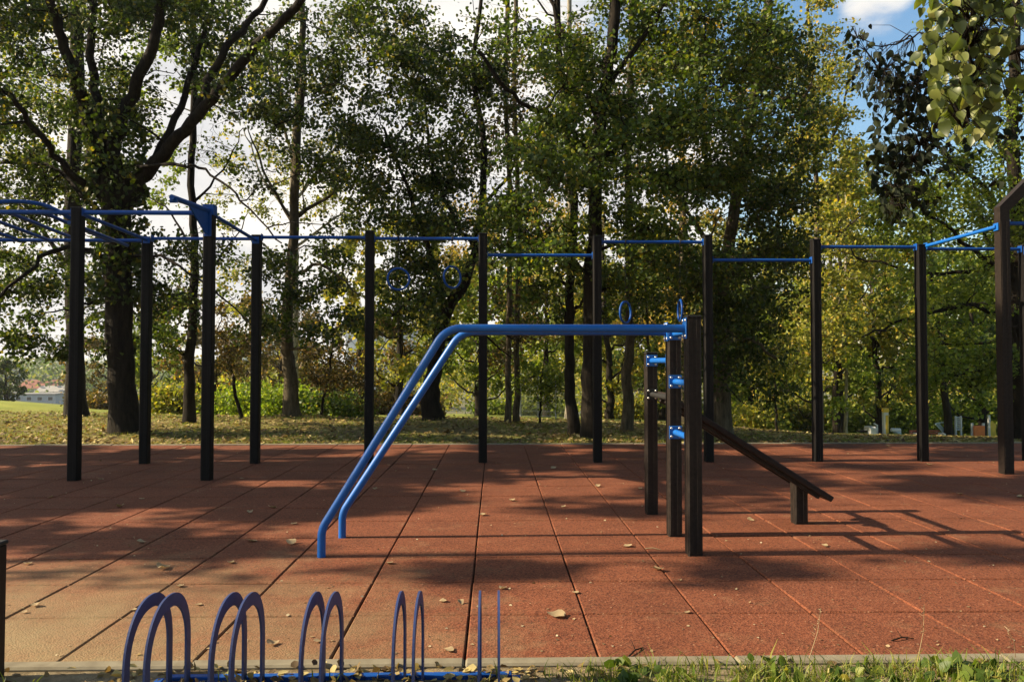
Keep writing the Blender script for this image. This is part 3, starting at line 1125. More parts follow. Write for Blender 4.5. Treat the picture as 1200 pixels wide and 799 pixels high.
simple_tree(23, 342, 14.6, [(340, 440, 0), (336, 390, 0), (340, 320, 0), (346, 250, 0), (348, 160, .1), (355, 80, .2), (352, -40, .2)], .145, .055,
            [(.05, .012, [(340, 330, 0), (375, 310, -.5), (420, 345, -.9)]), (.04, .01, [(344, 270, 0), (310, 200, .2), (290, 150, .3)]), (.05, .012, [(345, 255, 0), (385, 230, .2), (420, 200, .3)]),
             (.04, .01, [(338, 395, 0), (310, 385, -.4), (285, 400, -.6)]), (.04, .01, [(347, 200, 0), (330, 130, .3), (322, 60, .4)]), (.035, .01, [(338, 410, 0), (380, 400, -.4), (400, 380, -.8)])],
            [(358, 325, 62, 45, 14.2, 1.3, 22, 2500, (.45, .45, .3)), (370, 385, 62, 22, 13.6, 1, 12, 1200, (.4, .4, .25)), (375, 130, 60, 75, 14.6, 1.5, 14, 1500), (400, 40, 60, 60, 14.6, 1.5, 14, 1700), (300, 385, 22, 22, 14, .6, 3, 220, (.3, .3, .2)), (400, 200, 42, 65, 14.2, 1, 14, 1250), (315, 180, 36, 70, 14.4, 1, 12, 850)],
            'pale grey trunk on an earth mound behind the hedge, hung with dark foliage', M['bark_grey'], M['leaf_dark'], .085, twigs=60)
simple_tree(24, 283, 15.6, [(277, 465, 0), (270, 430, 0), (266, 400, 0)], .045, .02, [],
            [(272, 405, 34, 40, 15.6, .8, 14, 1300, (.4, .4, .3))],
            'thin leaning young tree with brownish crown before the bright hedge', M['bark'], M['leaf_rust'], .07, flare=.1, twigs=6, name='young_tree')
simple_tree(25, 374, 14.9, [(378, 470, 0), (384, 448, 0), (388, 420, 0), (390, 395, 0)], .032, .015, [],
            [(388, 425, 44, 32, 14.9, .8, 20, 1900, (.38, .38, .28)), (425, 455, 22, 30, 15.2, .6, 6, 500, (.35, .35, .25))],
            'small leaning sapling with rounded brown-green crown over the dark hedge end', M['bark'], M['leaf_rust'], .065, flare=.1, twigs=6, name='young_tree')
simple_tree(26, 508, 13.0, [(505, 460, 0), (512, 415, 0), (521, 370, 0), (545, 330, .1), (560, 270, .2), (568, 180, .2), (556, 80, .2), (570, -50, .2)], .165, .026,
            [(.07, .02, [(523, 365, 0), (505, 300, -.2), (480, 230, -.4), (450, 150, -.6)]), (.05, .015, [(530, 350, 0), (500, 340, -.5), (460, 370, -.8)]),
             (.05, .015, [(555, 290, .2), (520, 230, 0), (500, 160, -.2), (498, 80, -.2)]), (.04, .012, [(560, 250, .2), (600, 200, .3), (620, 150, .4)]), (.04, .01, [(516, 400, 0), (560, 390, .4), (600, 420, .7)])],
            [(490, 130, 95, 105, 12.8, 1.8, 48, 8200), (450, 55, 85, 70, 12.8, 1.8, 26, 4400), (500, 260, 72, 70, 12.6, 1.6, 26, 3600), (485, 345, 52, 55, 12.4, 1.3, 18, 2000, (.4, .4, .35)), (560, 120, 50, 90, 13, 1.5, 16, 2600),
             (430, 190, 40, 60, 12.6, 1.2, 12, 1600), (480, -25, 120, 30, 12.8, 1.6, 12, 1500)],
            'dark curved trunk leaning right on a mound, seen through the sloping blue rails', M['bark'], M['leaf_dark'], .078)
# ---- central tree
b = base(692, 11.0)
t = Tree(31)
Y = 11.0
t.limb([b + Vector((0, 0, -.15)), at(691, 440, Y), at(693, 350, Y), at(697, 260, Y), at(700, 190, Y), at(704, 130, Y), at(716, 60, Y), at(722, -40, Y)], .13, .075, 12, .012, .5)
t.limb([at(699, 200, Y), at(685, 172, Y), at(664, 148, Y - .1), at(638, 132, Y - .2), at(600, 112, Y - .4), at(560, 60, Y - .6)], .055, .025, 8)
t.limb([at(700, 190, Y), at(730, 172, Y - .2), at(765, 158, Y - .4), at(810, 140, Y - .7), at(850, 100, Y - .9)], .05, .02, 8)
t.limb([at(708, 110, Y), at(735, 65, Y), at(770, 20, Y), at(800, -40, Y)], .05, .025, 7)
t.limb([at(702, 140, Y), at(672, 70, Y), at(650, 10, Y), at(640, -40, Y)], .05, .025, 7)
t.limb([at(694, 330, Y), at(660, 290, Y - .3), at(630, 280, Y - .6)], .035, .012, 6)
t.limb([at(696, 300, Y), at(740, 280, Y - .3), at(790, 290, Y - .6)], .035, .012, 6)
t.limb([at(694, 345, Y), at(730, 330, Y + .3), at(780, 330, Y + .6)], .03, .012, 6)
t.scatter(640, 200, 75, 75, 10.8, 1.6, 36, 5600)
t.scatter(620, 285, 70, 55, 10.8, 1.4, 24, 3000)
t.scatter(770, 200, 100, 95, 10.8, 1.8, 52, 8800)
t.scatter(850, 130, 95, 95, 11, 1.8, 44, 7600)
t.scatter(820, 30, 130, 60, 11, 1.8, 40, 6400)
t.scatter(640, 60, 60, 60, 11, 1.6, 18, 2500)
t.scatter(700, 110, 40, 60, 11.4, 1.2, 10, 1400)
t.scatter(780, 300, 70, 45, 11, 1.4, 18, 2300)
t.scatter(700, 340, 60, 40, 11.4, 1.0, 10, 900, (.4, .4, .3))
t.scatter(770, -40, 180, 40, 11, 1.6, 20, 2600)
t.build('broadleaf_tree', 'tall straight tree with dense green crown rising behind the fifth back-row post', b, M['bark'], M['leaf_mid'], .074, .4, .7)
simple_tree(32, 672, 11.6, [(668, 450, 0), (667, 390, 0), (668, 330, 0), (672, 250, 0), (664, 150, 0), (655, 40, 0), (650, -40, 0)], .085, .045,
            [(.03, .01, [(668, 340, 0), (640, 310, -.2), (615, 300, -.3)]), (.03, .01, [(668, 365, 0), (700, 340, .2), (720, 345, .3)])],
            [(640, 350, 35, 40, 11.8, .9, 6, 480, (.35, .35, .3)), (660, 110, 50, 80, 11.8, 1, 12, 1400)],
            'slender trunk leaning left just beside the tall straight tree', M['bark'], M['leaf_mid'], .075)
for (sd, u, Yp, r0, lab) in ((33, 596, 14.0, .055, 'thin brown trunk, left one of a close pair behind the dip bars'), (34, 606, 14.8, .06, 'thin trunk, right one of a close pair behind the dip bars')):
    simple_tree(sd, u, Yp, [(u, 430, 0), (u + 1, 340, 0), (u + 2, 240, 0), (u - 3, 120, 0), (u, -40, 0)], r0, .04,
                [(.02, .006, [(u, 400, 0), (u + 30, 380, .2), (u + 45, 385, .3)])],
                [(u + 2, 380, 38, 60, Yp + .2, 1, 7, 560), (u, 130, 60, 110, Yp, 1.2, 12, 1300)], lab, M['bark_grey'], M['leaf_rust'], .08, twigs=18)
simple_tree(35, 634, 14.3, [(634, 480, 0), (634, 455, 0), (635, 435, 0)], .025, .012, [],
            [(634, 452, 32, 26, 14.3, .6, 16, 1300, (.32, .32, .25))], 'small bright green sapling on a thin stem beyond the dip bars', M['bark'], M['leaf_fresh'], .065, flare=.1, twigs=4, name='young_tree')
simple_tree(36, 736, 12.9, [(735, 450, 0), (738, 390, 0), (738, 310, 0), (736, 200, 0), (740, 60, 0), (740, -30, 0)], .095, .05,
            [(.03, .01, [(738, 400, 0), (765, 380, .2), (785, 390, .3)])],
            [(745, 350, 45, 50, 13.2, 1, 8, 800), (740, 120, 60, 100, 13, 1, 14, 1500)], 'rough grey-brown trunk standing right of the fifth back-row post, pale in the sun', M['bark_grey'], M['leaf_mid'], .08)
simple_tree(37, 762, 13.6, [(762, 450, 0), (760, 400, 0), (756, 330, 0)], .035, .02, [],
            [(775, 440, 30, 40, 13.8, .7, 10, 850, (.35, .35, .3)), (760, 350, 40, 40, 13.8, .8, 8, 700)], 'thin stem in shade partly hidden behind the short ladder posts', M['bark_grey'], M['leaf_mid'], .075, flare=.15)
simple_tree(38, 846, 12.5, [(845, 450, 0), (842, 400, 0), (848, 330, 0), (862, 240, 0), (880, 140, 0), (900, 20, 0), (905, -40, 0)], .155, .06,
            [(.06, .02, [(846, 340, 0), (880, 300, -.3), (915, 290, -.5)]), (.06, .02, [(850, 310, 0), (820, 270, -.3), (800, 230, -.5)]), (.05, .02, [(870, 200, 0), (920, 150, -.2), (950, 100, -.3)]), (.05, .015, [(843, 395, 0), (875, 395, -.5), (910, 420, -.8)])],
            [(885, 335, 75, 60, 12.2, 1.4, 34, 4800), (860, 410, 66, 42, 12.2, 1.2, 22, 2600, (.42, .42, .35)), (905, 225, 70, 80, 12.4, 1.6, 34, 5000), (900, 110, 60, 90, 12.5, 1.6, 30, 4400), (815, 340, 40, 50, 12.4, 1, 12, 1300), (900, 445, 30, 25, 12.4, .8, 5, 420, (.35, .35, .3))],
            'stout grey trunk behind the incline board with a dense crown drooping low', M['bark_grey'], M['leaf_dark'], .078)
simple_tree(39, 909, 15.5, [(909, 480, 0), (908, 450, 0), (908, 400, 0)], .03, .015, [],
            [(912, 425, 40, 45, 15.5, .9, 16, 1500, (.4, .4, .35))], 'thin dark-stemmed yellowing sapling to the left of the seventh back-row post', M['bark'], M['leaf_yellow'], .08, flare=.1, twigs=5, name='young_tree')
# golden poplars behind the central crown
simple_tree(40, 960, 19, [(960, 420, 0), (958, 300, 0), (955, 180, 0), (950, 60, 0), (945, -40, 0)], .10, .03,
            [(.05, .015, [(952, 300, 0), (990, 270, 0), (1010, 250, 0)]), (.05, .015, [(955, 200, 0), (985, 140, 0), (995, 80, 0)])],
            [(958, 90, 40, 90, 18.6, 1.4, 30, 3600), (955, 180, 46, 70, 18.6, 1.4, 24, 2800), (985, 200, 20, 50, 19, 1, 8, 700), (975, 300, 50, 50, 19, 1.4, 20, 2200), (955, 400, 50, 60, 19, 1.4, 20, 2400)],
            'yellow-leaved poplar lit by the sun left of the blue sky gap', M['bark_grey'], M['leaf_yellow'], .10)
simple_tree(41, 800, 21, [(800, 420, 0), (800, 280, 0), (798, 140, 0), (800, -40, 0)], .16, .06, [],
            [(800, 150, 90, 150, 21, 1.6, 34, 3600), (800, 370, 80, 70, 21, 1.6, 20, 2200)], 'tall golden tree glimpsed through the central crown', M['bark_grey'], M['leaf_gold'], .11)
simple_tree(42, 668, 22, [(668, 420, 0), (668, 280, 0), (666, 120, 0), (668, -20, 0)], .14, .06, [],
            [(668, 90, 22, 70, 22, 1.0, 12, 1000), (665, 250, 50, 90, 22, 1.4, 14, 1300), (560, 290, 60, 70, 22, 1.2, 14, 1100)], 'narrow golden tree with bare upper twigs far behind the leaning trunk', M['bark_pale'], M['leaf_gold'], .10, twigs=50)
simple_tree(43, 345, 24, [(345, 420, 0), (346, 300, 0), (343, 200, 0), (350, 90, 0), (355, 0, 0)], .16, .05,
            [(.06, .015, [(345, 260, 0), (310, 210, 0), (285, 150, 0)]), (.06, .015, [(344, 240, 0), (380, 190, 0), (410, 150, 0)]), (.05, .012, [(345, 290, 0), (400, 250, 0), (430, 220, 0)]), (.05, .012, [(347, 150, 0), (320, 80, 0), (310, 20, 0)]), (.05, .012, [(345, 320, 0), (300, 280, 0), (270, 270, 0)])],
            [(345, 110, 55, 90, 24, 1.3, 14, 1100), (290, 90, 60, 60, 24, 1.5, 14, 1100), (300, 230, 70, 80, 24, 1.8, 26, 1500), (400, 220, 50, 80, 24, 1.8, 20, 1300), (260, 330, 40, 40, 24, 1.2, 10, 600)], 'pale birch with bare upswept branches against white sky', M['bark_pale'], M['leaf_yellow'], .11, twigs=110)

# ---- right-hand spreading tree
b = base(1192, 14.0)
t = Tree(51)
Y = 14.0
t.limb([b + Vector((0, 0, -.2)), at(1192, 430, Y), at(1190, 340, Y), at(1192, 260, Y), at(1185, 160, Y), at(1190, 40, Y), at(1190, -60, Y)], .17, .08, 10, .015, .4)
for P, r0 in (([(1190, 330, 0), (1150, 300, -.4), (1090, 250, -.8), (1040, 215, -1)], .06), ([(1192, 280, 0), (1140, 210, -.3), (1085, 160, -.6), (1030, 120, -.8)], .06),
              ([(1191, 370, 0), (1130, 360, -.5), (1060, 375, -.9), (1010, 395, -1.1)], .055), ([(1191, 400, 0), (1120, 405, .4), (1050, 400, .7)], .045), ([(1191, 300, 0), (1120, 320, .4), (1030, 310, .8), (990, 290, 1)], .05),
              ([(1188, 200, 0), (1150, 130, .3), (1120, 60, .5)], .05), ([(1192, 260, 0), (1240, 200, 0), (1290, 160, 0)], .06), ([(1192, 340, 0), (1150, 260, .8), (1110, 190, 1.2)], .05), ([(1191, 420, 0), (1150, 435, -.5), (1105, 440, -.8)], .035)):
    t.limb([at(a, c, Y + d) for a, c, d in P], r0, .012, 7, .03)
for k in range(60):
    q = t.rd.choice(t.nodes)
    e = q[0] + Vector((t.rd.uniform(-1.2, .5), t.rd.uniform(-.8, .8), t.rd.uniform(-.5, .7)))
    t.limb([q[0], (q[0] + e) / 2 + Vector((0, 0, .06)), e], min(.016, q[1] * .5), .004, 4, .03)
t.scatter(1100, 300, 95, 90, 13.8, 1.8, 44, 4300, (.5, .5, .3))
t.scatter(1160, 170, 70, 100, 13.8, 1.6, 30, 3300, (.5, .5, .3))
t.scatter(1060, 250, 55, 50, 13.4, 1.3, 16, 1400, (.45, .45, .3))
t.scatter(1120, 420, 75, 45, 13.6, 1.5, 28, 3300, (.45, .45, .3))
t.scatter(1230, 300, 60, 160, 13.8, 1.8, 30, 3200)
t.scatter(1150, 40, 60, 60, 13.8, 1.5, 12, 1200)
t.build('broadleaf_tree', 'spreading tree with long level branches behind the rig frame with chamfered top', b, M['bark'], M['leaf_fresh'], .085, .4, .6)

# ---- near branch hanging in at the top right corner
def heart_leaves(P, size, seed, face=(-.55, -.75, .35), droop=1.3, spread=.55):
    rng = np.random.default_rng(seed)
    V, Fs = [], []
    k = len(_half)
    for p in P:
        td = np.array([rng.normal() * .45, rng.normal() * .45, -droop + rng.normal() * .25])
        td /= np.linalg.norm(td)
        nn = np.array(face) + rng.normal(size=3) * spread
        nn -= td * nn.dot(td); nn /= np.linalg.norm(nn)
        s = np.cross(td, nn)
        sz = size * rng.uniform(.7, 1.2)
        fold = rng.uniform(.1, .6); curl = rng.uniform(-.2, .5)
        o = len(V)
        for i in range(k):                      # midrib
            y = _half[i][1]
            V.append(p + sz * (td * y - nn * curl * y * y))
        for sg in (1, -1):
            for i in range(1, k - 1):
                x, y = _half[i]
                V.append(p + sz * (s * sg * x + td * y + nn * (fold * x * (1 + .3 * rng.normal() * .3)) - nn * curl * y * y))
        for q, sg in enumerate((1, -1)):
            ob = o + k + q * (k - 2)
            for i in range(k - 1):
                a, b_ = o + i, o + i + 1
                c = ob + i if i < k - 2 else o + k - 1
                d = ob + i - 1 if i > 0 else o
                if i == 0: f = (a, b_, c, c)
                elif i == k - 2: f = (a, b_, d, d)
                else: f = (a, b_, c, d)
                if sg < 0: f = f[::-1]
                f = tuple(dict.fromkeys(f))
                Fs.append(f)
    return V, Fs


b = Vector((4.9, 2.6, 0))
t = Tree(61)
t.limb([b + Vector((0, 0, -.2)), b + Vector((.02, 0, 1.4)), b + Vector((-.02, .1, 2.6)), b + Vector((-.1, .2, 3.6)), b + Vector((-.2, .3, 5.2))], .13, .05, 10, .01, .4)
t.limb([(4.86, 2.75, 3.0), (3.6, 2.85, 3.25), (2.6, 2.9, 3.0), tuple(at(1165, -40, 2.9)), tuple(at(1142, 40, 2.9)), tuple(at(1135, 110, 2.88)), tuple(at(1128, 150, 2.86))], .03, .004, 6, .01)
t.limb([(4.86, 2.8, 2.7), (3.9, 3.8, 3.1), tuple(at(1190, 60, 4.5)), tuple(at(1120, 70, 4.6)), tuple(at(1060, 100, 4.7)), tuple(at(1015, 60, 4.7))], .03, .005, 6, .01)
t.limb([tuple(at(1150, 65, 4.55)), tuple(at(1110, 130, 4.7)), tuple(at(1060, 200, 4.8)), tuple(at(1040, 250, 4.85))], .012, .004, 5, .01)
t.limb([tuple(at(1120, 70, 4.6)), tuple(at(1080, 40, 4.7)), tuple(at(1045, 55, 4.7)), tuple(at(1005, 45, 4.75))], .009, .003, 5, .01)
Pn, Pd = [], []
rng = np.random.default_rng(5)
for (u, v, ru, rv, n_) in ((1125, 30, 52, 45, 115), (1130, 85, 42, 40, 96), (1128, 140, 36, 34, 70), (1180, 20, 40, 40, 45), (1150, 60, 50, 70, 45), (1145, -50, 90, 50, 60)):
    for i in range(n_):
        a = rng.uniform(-1, 1, 3)
        q = at(u + a[0] * ru, v - 8 + a[1] * rv, 2.9 + a[2] * .22)
        Pn.append(np.array(q))
for (u, v, ru, rv, n_) in ((1048, 100, 52, 36, 260), (1062, 155, 44, 48, 260), (1048, 205, 34, 36, 160), (1060, 245, 30, 24, 90), (1012, 55, 24, 24, 26), (1085, 205, 40, 40, 80), (1105, 90, 40, 60, 70), (1110, 170, 40, 45, 40), (1180, 90, 50, 80, 80), (1170, 180, 40, 40, 40)):
    for i in range(n_):
        a = rng.uniform(-1, 1, 3)
        if a[0] ** 2 + a[1] ** 2 > 1: continue
        q = at(u + a[0] * ru, v - 6 + a[1] * rv, 4.7 + a[2] * .4)
        Pd.append(np.array(q))
for P in (Pn, Pd):                              # leaf stalks
    for p in P:
        p = Vector(p)
        q = min(t.nodes, key=lambda w: (w[0] - p).length)[0]
        m = (p + q) / 2 + Vector((0, 0, .04))
        if (p - q).length < .9:
            t.w.tube([q, m, p], [.003, .002, .0011], 3, cap=False)
root = empty('overhanging_tree', b)
tag(root, 'near branch with large pale heart-shaped leaves dangling into the top right corner', 'tree')
t.w.build('trunk', M['bark'], root)


def poly_obj(name, V, Fs, mat, parent, origin):
    me = bpy.data.meshes.new(name)
    me.from_pydata([tuple(np.asarray(v) - np.asarray(origin)) for v in V], [], Fs)
    me.polygons.foreach_set('use_smooth', [True] * len(Fs))
    me.materials.append(mat)
    me.update()
    o = bpy.data.objects.new(name, me)
    COL.objects.link(o)
    o.parent = parent
    return o


V, Fs = heart_leaves(Pn, .045, 1, spread=.95)
o = poly_obj('foliage', V, Fs, M['leaf_pale'], root, b)
o['label'] = 'large pale sunlit leaves'
V, Fs = heart_leaves(Pd, .045, 2, (.2, -.3, .8), .7, .8)
o = poly_obj('foliage', V, Fs, M['leaf_shade'], root, b)
o['label'] = 'dark leaves with shade put into their colour'


# ---- free-standing tree variants for the mid distance and the shade side
def auto_tree(seed, h, cr, cb, npad, nleaf, bark, leafm, size, name, label, loc, trunk_r=.16, group=None, pr=.7):
    t = Tree(seed)
    lean = Vector((t.rd.gauss(0, .04), t.rd.gauss(0, .04), 0))
    t.limb([Vector((0, 0, -.2)), Vector((0, 0, h * .3)) + lean * h * .3, Vector((0, 0, h * .6)) + lean * h, Vector((0, 0, h * .93)) + lean * h * .8], trunk_r, .03, 9, .03, .4)
    cz, hh = (cb + h) / 2, (h - cb) / 2
    for k in range(9):
        a = k * 2.4 + t.rd.random()
        z0 = cb * .8 + (h - cb) * .6 * k / 9
        e = Vector((math.cos(a) * cr * .6, math.sin(a) * cr * .6, z0 + cr * .5))
        t.limb([Vector((0, 0, z0)), Vector((e.x * .5, e.y * .5, z0 + cr * .15)), e], trunk_r * .35, .012, 6, .04)
    for i in range(npad):
        while True:
            a = t.rng.uniform(-1, 1, 3)
            q = math.sqrt((a * a).sum())
            if .35 < q <= 1: break
        wdt = 1.0 if a[2] < .2 else 1 - .35 * (a[2] - .2)
        c = Vector((a[0] * cr * wdt, a[1] * cr * wdt, cz + a[2] * hh))
        f = t.rd.uniform(.7, 1.35) * pr
        t.pad(c, (f, f, f * .65), int(nleaf / npad * t.rd.uniform(.6, 1.4)), twig=(size < .12))
    return t.build(name, label, Vector(loc), bark, leafm, size, .4, .6, 'tree', group), t


def place_auto(seed, u, Y, h, cr, cb, npad, nleaf, bark, leafm, size, label, **kw):
    p = base(u, Y)
    o, _ = auto_tree(seed, h, cr, cb, npad, nleaf, bark, leafm, size, kw.pop('name', 'broadleaf_tree'), label, (0, 0, 0), **kw)
    o.location = p
    return o


GR = 'sunlit trees standing in the park beyond the rig'
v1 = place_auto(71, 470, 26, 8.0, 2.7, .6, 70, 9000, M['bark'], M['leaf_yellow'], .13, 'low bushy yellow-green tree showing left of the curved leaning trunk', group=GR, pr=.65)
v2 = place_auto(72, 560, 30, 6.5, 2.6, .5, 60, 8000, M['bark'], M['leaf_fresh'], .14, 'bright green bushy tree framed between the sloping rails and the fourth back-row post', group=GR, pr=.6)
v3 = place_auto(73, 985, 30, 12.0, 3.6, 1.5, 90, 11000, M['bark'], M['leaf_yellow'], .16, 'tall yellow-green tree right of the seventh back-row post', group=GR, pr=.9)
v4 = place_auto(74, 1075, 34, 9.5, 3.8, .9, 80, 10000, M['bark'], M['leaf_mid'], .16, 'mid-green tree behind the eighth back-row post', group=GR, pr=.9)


def cp(o, u, Y, rz, sc, lab):
    return copy_tree(o, base(u, Y), rz, sc, lab)


cp(v2, 640, 34, 1.0, 1.15, 'fresh green tree behind the small sapling beyond the dip bars')
cp(v1, 715, 30, 2.0, 1.1, 'yellowing bushy tree seen under the dip bars left of the ladder posts')
cp(v1, 775, 33, 4.0, 1.15, 'yellow-green tree glowing behind the short ladder posts')
cp(v3, 600, 45, 1.3, 1.1, 'tall yellow tree far behind the close pair of thin trunks')
cp(v4, 900, 36, 2.2, .9, 'green tree behind the thin yellowing sapling')
cp(v2, 880, 27, .5, .95, 'low bright bush-like tree right of the incline board top')
cp(v1, 1030, 27, 1.7, .9, 'small yellow-green tree beside the yellow and grey sign pillar')
cp(v2, 1150, 30, 2.9, 1.1, 'bright green tree behind the orange panel')
cp(v4, 1190, 40, .2, 1.3, 'large green tree behind the chamfered rig frame far off')
cp(v3, 1130, 48, 3.0, 1.05, 'tall pale yellow tree behind the spreading branches')
cp(v4, 790, 46, 1.9, 1.25, 'big green tree far behind the ladder posts')
cp(v3, 690, 50, 4.4, 1.0, 'distant tall yellow tree behind the tall straight trunk')
cp(v3, 850, 50, 5.1, 1.2, 'distant tall yellow tree behind the drooping dark crown')
cp(v2, 955, 24, 3.6, .75, 'small bright green tree at the foot of the seventh back-row post')
v5 = place_auto(75, 250, 30, 5.2, 2.6, .5, 50, 6000, M['bark'], M['leaf_rust'], .13, 'brown-leaved tree above the bright hedge', group=GR, pr=.6)
cp(v5, 425, 28, 1.2, .8, 'brown-green tree just right of the dark hedge end')
cp(v5, 330, 40, 2.2, 1.15, 'brownish tree in haze behind the pale grey trunk')
simple_tree(44, 89, 22, [(89, 420, 0), (87, 300, 0), (84, 180, 0), (85, 60, 0), (85, -40, 0)], .13, .06, [],
            [(50, 120, 120, 130, 22, 1.6, 34, 3600)], 'sunlit yellow-green tree glimpsed through the big forked crown', M['bark_grey'], M['leaf_yellow'], .11)
simple_tree(45, 223, 26, [(223, 420, 0), (226, 350, 0), (227, 280, 0), (224, 180, 0), (228, 60, 0), (225, -20, 0)], .11, .05, [],
            [(235, 70, 90, 90, 26, 1.6, 26, 2400), (200, 200, 40, 60, 26, 1.4, 8, 500)], 'sunlit tall light green tree seen between the big limbs', M['bark_pale'], M['leaf_fresh'], .12, twigs=40)
cp(v2, 178, 34, 4.2, .7, 'round green tree behind the first back-row post, by the overhead ladder')
cp(v5, 126, 42, 4.2, .85, 'olive tree above the lawn left of the ivy-clad trunk')

# shade trees on the sunny side, left of the picture
SHD = 'trees on the sunny side shading the tiles'
s1, _ = auto_tree(81, 13.5, 3.2, 3.6, 44, 16000, M['bark'], M['leaf_dark'], .14, 'broadleaf_tree', 'dense tree left of the tiles with a full dark crown', (0, 0, 0), .2, SHD, .62)
s1.location = (-12.6, 8.6, float(hz(-12.6, 8.6)))
s2 = copy_tree(s1, (-13.6, 7.45, -.03), 1.9, .82, 'dense tree left of the tiles with a rounder crown')
s3 = copy_tree(s1, (-19.0, 7.6, -.03), 3.4, .8, 'dense tree left of the tiles standing farther back')
s5, _ = auto_tree(82, 10.5, .6, 7.6, 3, 560, M['bark'], M['leaf_dark'], .14, 'broadleaf_tree', 'thin-crowned tree left of the sandy kerb', (0, 0, 0), .10, SHD, .28)
s5.location = (-12.8, 3.7, -.03)
s6, _ = auto_tree(84, 6.6, .5, 4.4, 6, 1700, M['bark'], M['leaf_dark'], .14, 'broadleaf_tree', 'small low tree left of the tiles', (0, 0, 0), .10, SHD, .42)
s6.location = (-12.2, 4.3, -.03)

# unseen high-crowned trees added to block skylight from overhead
CN = 'unseen canopy trees added around the viewpoint to block skylight'
k1, _ = auto_tree(83, 16.0, 6.0, 8.5, 120, 26000, M['bark'], M['leaf_mid'], .12, 'broadleaf_tree', 'unseen broad high-crowned tree added right of the tiles to block skylight', (0, 0, 0), .28, CN, 1.1)
k1.location = (8.6, .5, -.03)
k2 = copy_tree(k1, (1.5, -6.5, -.03), 2.1, 1.0, 'unseen broad high-crowned tree added behind the viewpoint to block skylight')
k3 = copy_tree(k1, (12.5, 7.0, -.03), 4.0, 1.0, 'unseen broad high-crowned tree added right of the rig to block skylight')
# more park trees, unseen, added behind and to the right to cut ambient light
BK = 'unseen park trees added to cut ambient light'
for i, (x, y, rz, sc) in enumerate(((-5, -13, .4, 1.0), (2.5, -11, 2.2, .95), (9.5, -9, 3.9, 1.05), (15, -1.5, 5.1, 1.1), (14.5, 6, .9, 1.0), (-12, -20, 1.4, 1.3), (16, 13, 2.7, 1.1))):
    c_ = copy_tree(s1, (x, y, float(hz(x, y)) - .02), rz, sc, 'unseen large dark park tree added behind or beside the viewpoint to cut ambient light')
    c_['group'] = BK

# ---- hedges
def shrub(seed, u0, u1, Y, vtop, n, leafm, label, size=.07):
    t = Tree(seed)
    b = base((u0 + u1) / 2, Y)
    P = []
    vb = 425 + 900 * (1.1 - b.z) / Y
    x0, x1 = at(u0, 425, Y).x, at(u1, 425, Y).x
    htop = at(600, vtop, Y).z - b.z
    for k in range(26):
        x = t.rd.uniform(x0, x1)
        e = Vector((x, Y + t.rd.uniform(-.5, .5), b.z + htop * t.rd.uniform(.6, 1) * (1 - .25 * abs((x - (x0 + x1) / 2) / ((x1 - x0) / 2)) ** 2)))
        s0 = Vector((x * .8 + b.x * .2, Y, b.z - .1))
        t.limb([s0, (s0 + e) / 2 + Vector((t.rd.gauss(0, .1), 0, 0)), e], .018, .005, 4, .02)
        m = max(10, n // 26)
        q = t.rng.uniform(.05, 1.05, m)[:, None]
        L_ = np.array(s0) * (1 - q) + np.array(e) * q + t.rng.normal(size=(m, 3)) * np.array([.26, .26, .12]) * (size / .07) ** .7
        L_[:, 2] = np.maximum(L_[:, 2], b.z + .03)
        t.leaf.append(L_)
    root = empty('shrub', b)
    tag(root, label, 'shrub')
    t.w.build('stem', M['bark'], root)
    V, Fc = leaf_geo(np.concatenate(t.leaf), size, -.2, .6, t.rng)
    np_obj('foliage', V, Fc, leafm, root, origin=b)


shrub(91, 178, 217, 19, 449, 3600, M['leaf_yellow'], 'bright yellow-green shrub between the slim dark trunk and the first back-row post')
shrub(92, 250, 318, 19, 452, 5200, M['leaf_hedge'], 'sunlit green shrub seen left of the second back-row post')
shrub(93, 318, 372, 17.5, 454, 4600, M['leaf_hedge'], 'clipped bright green hedge part behind the pale grey trunk')
shrub(94, 365, 420, 17, 462, 4200, M['leaf_mid'], 'darker green low hedge behind the leaning sapling')
shrub(95, 96, 132, 30, 462, 2600, M['leaf_rust'], 'dull olive shrub beyond the lawn left of the ivy-clad trunk', .10)
shrub(96, 865, 905, 22, 478, 2600, M['leaf_yellow'], 'low yellowish shrub right of the stout grey trunk', .09)

for i_, (ua, ub, Yq, vt, lm, lab) in enumerate(((822, 905, 33, 476, 'leaf_fresh', 'low green thicket beyond the incline board'), (895, 990, 36, 470, 'leaf_yellow', 'low yellow-green thicket behind the seventh back-row post'),
                          (985, 1072, 33, 472, 'leaf_fresh', 'low green thicket behind the sign pillar'), (1065, 1155, 36, 468, 'leaf_hedge', 'low thicket behind the red bench and ladder'), (1150, 1240, 33, 472, 'leaf_fresh', 'low green thicket behind the right-hand rig frame'),
                          (560, 660, 40, 470, 'leaf_fresh', 'low green thicket behind the mesh fence'), (700, 800, 38, 468, 'leaf_yellow', 'low yellowish thicket behind the short ladder posts'), (425, 500, 30, 462, 'leaf_rust', 'low brownish thicket left of the curved leaning trunk'))):
    shrub(200 + i_, ua, ub, Yq, vt, 5200, M[lm], lab, .15)
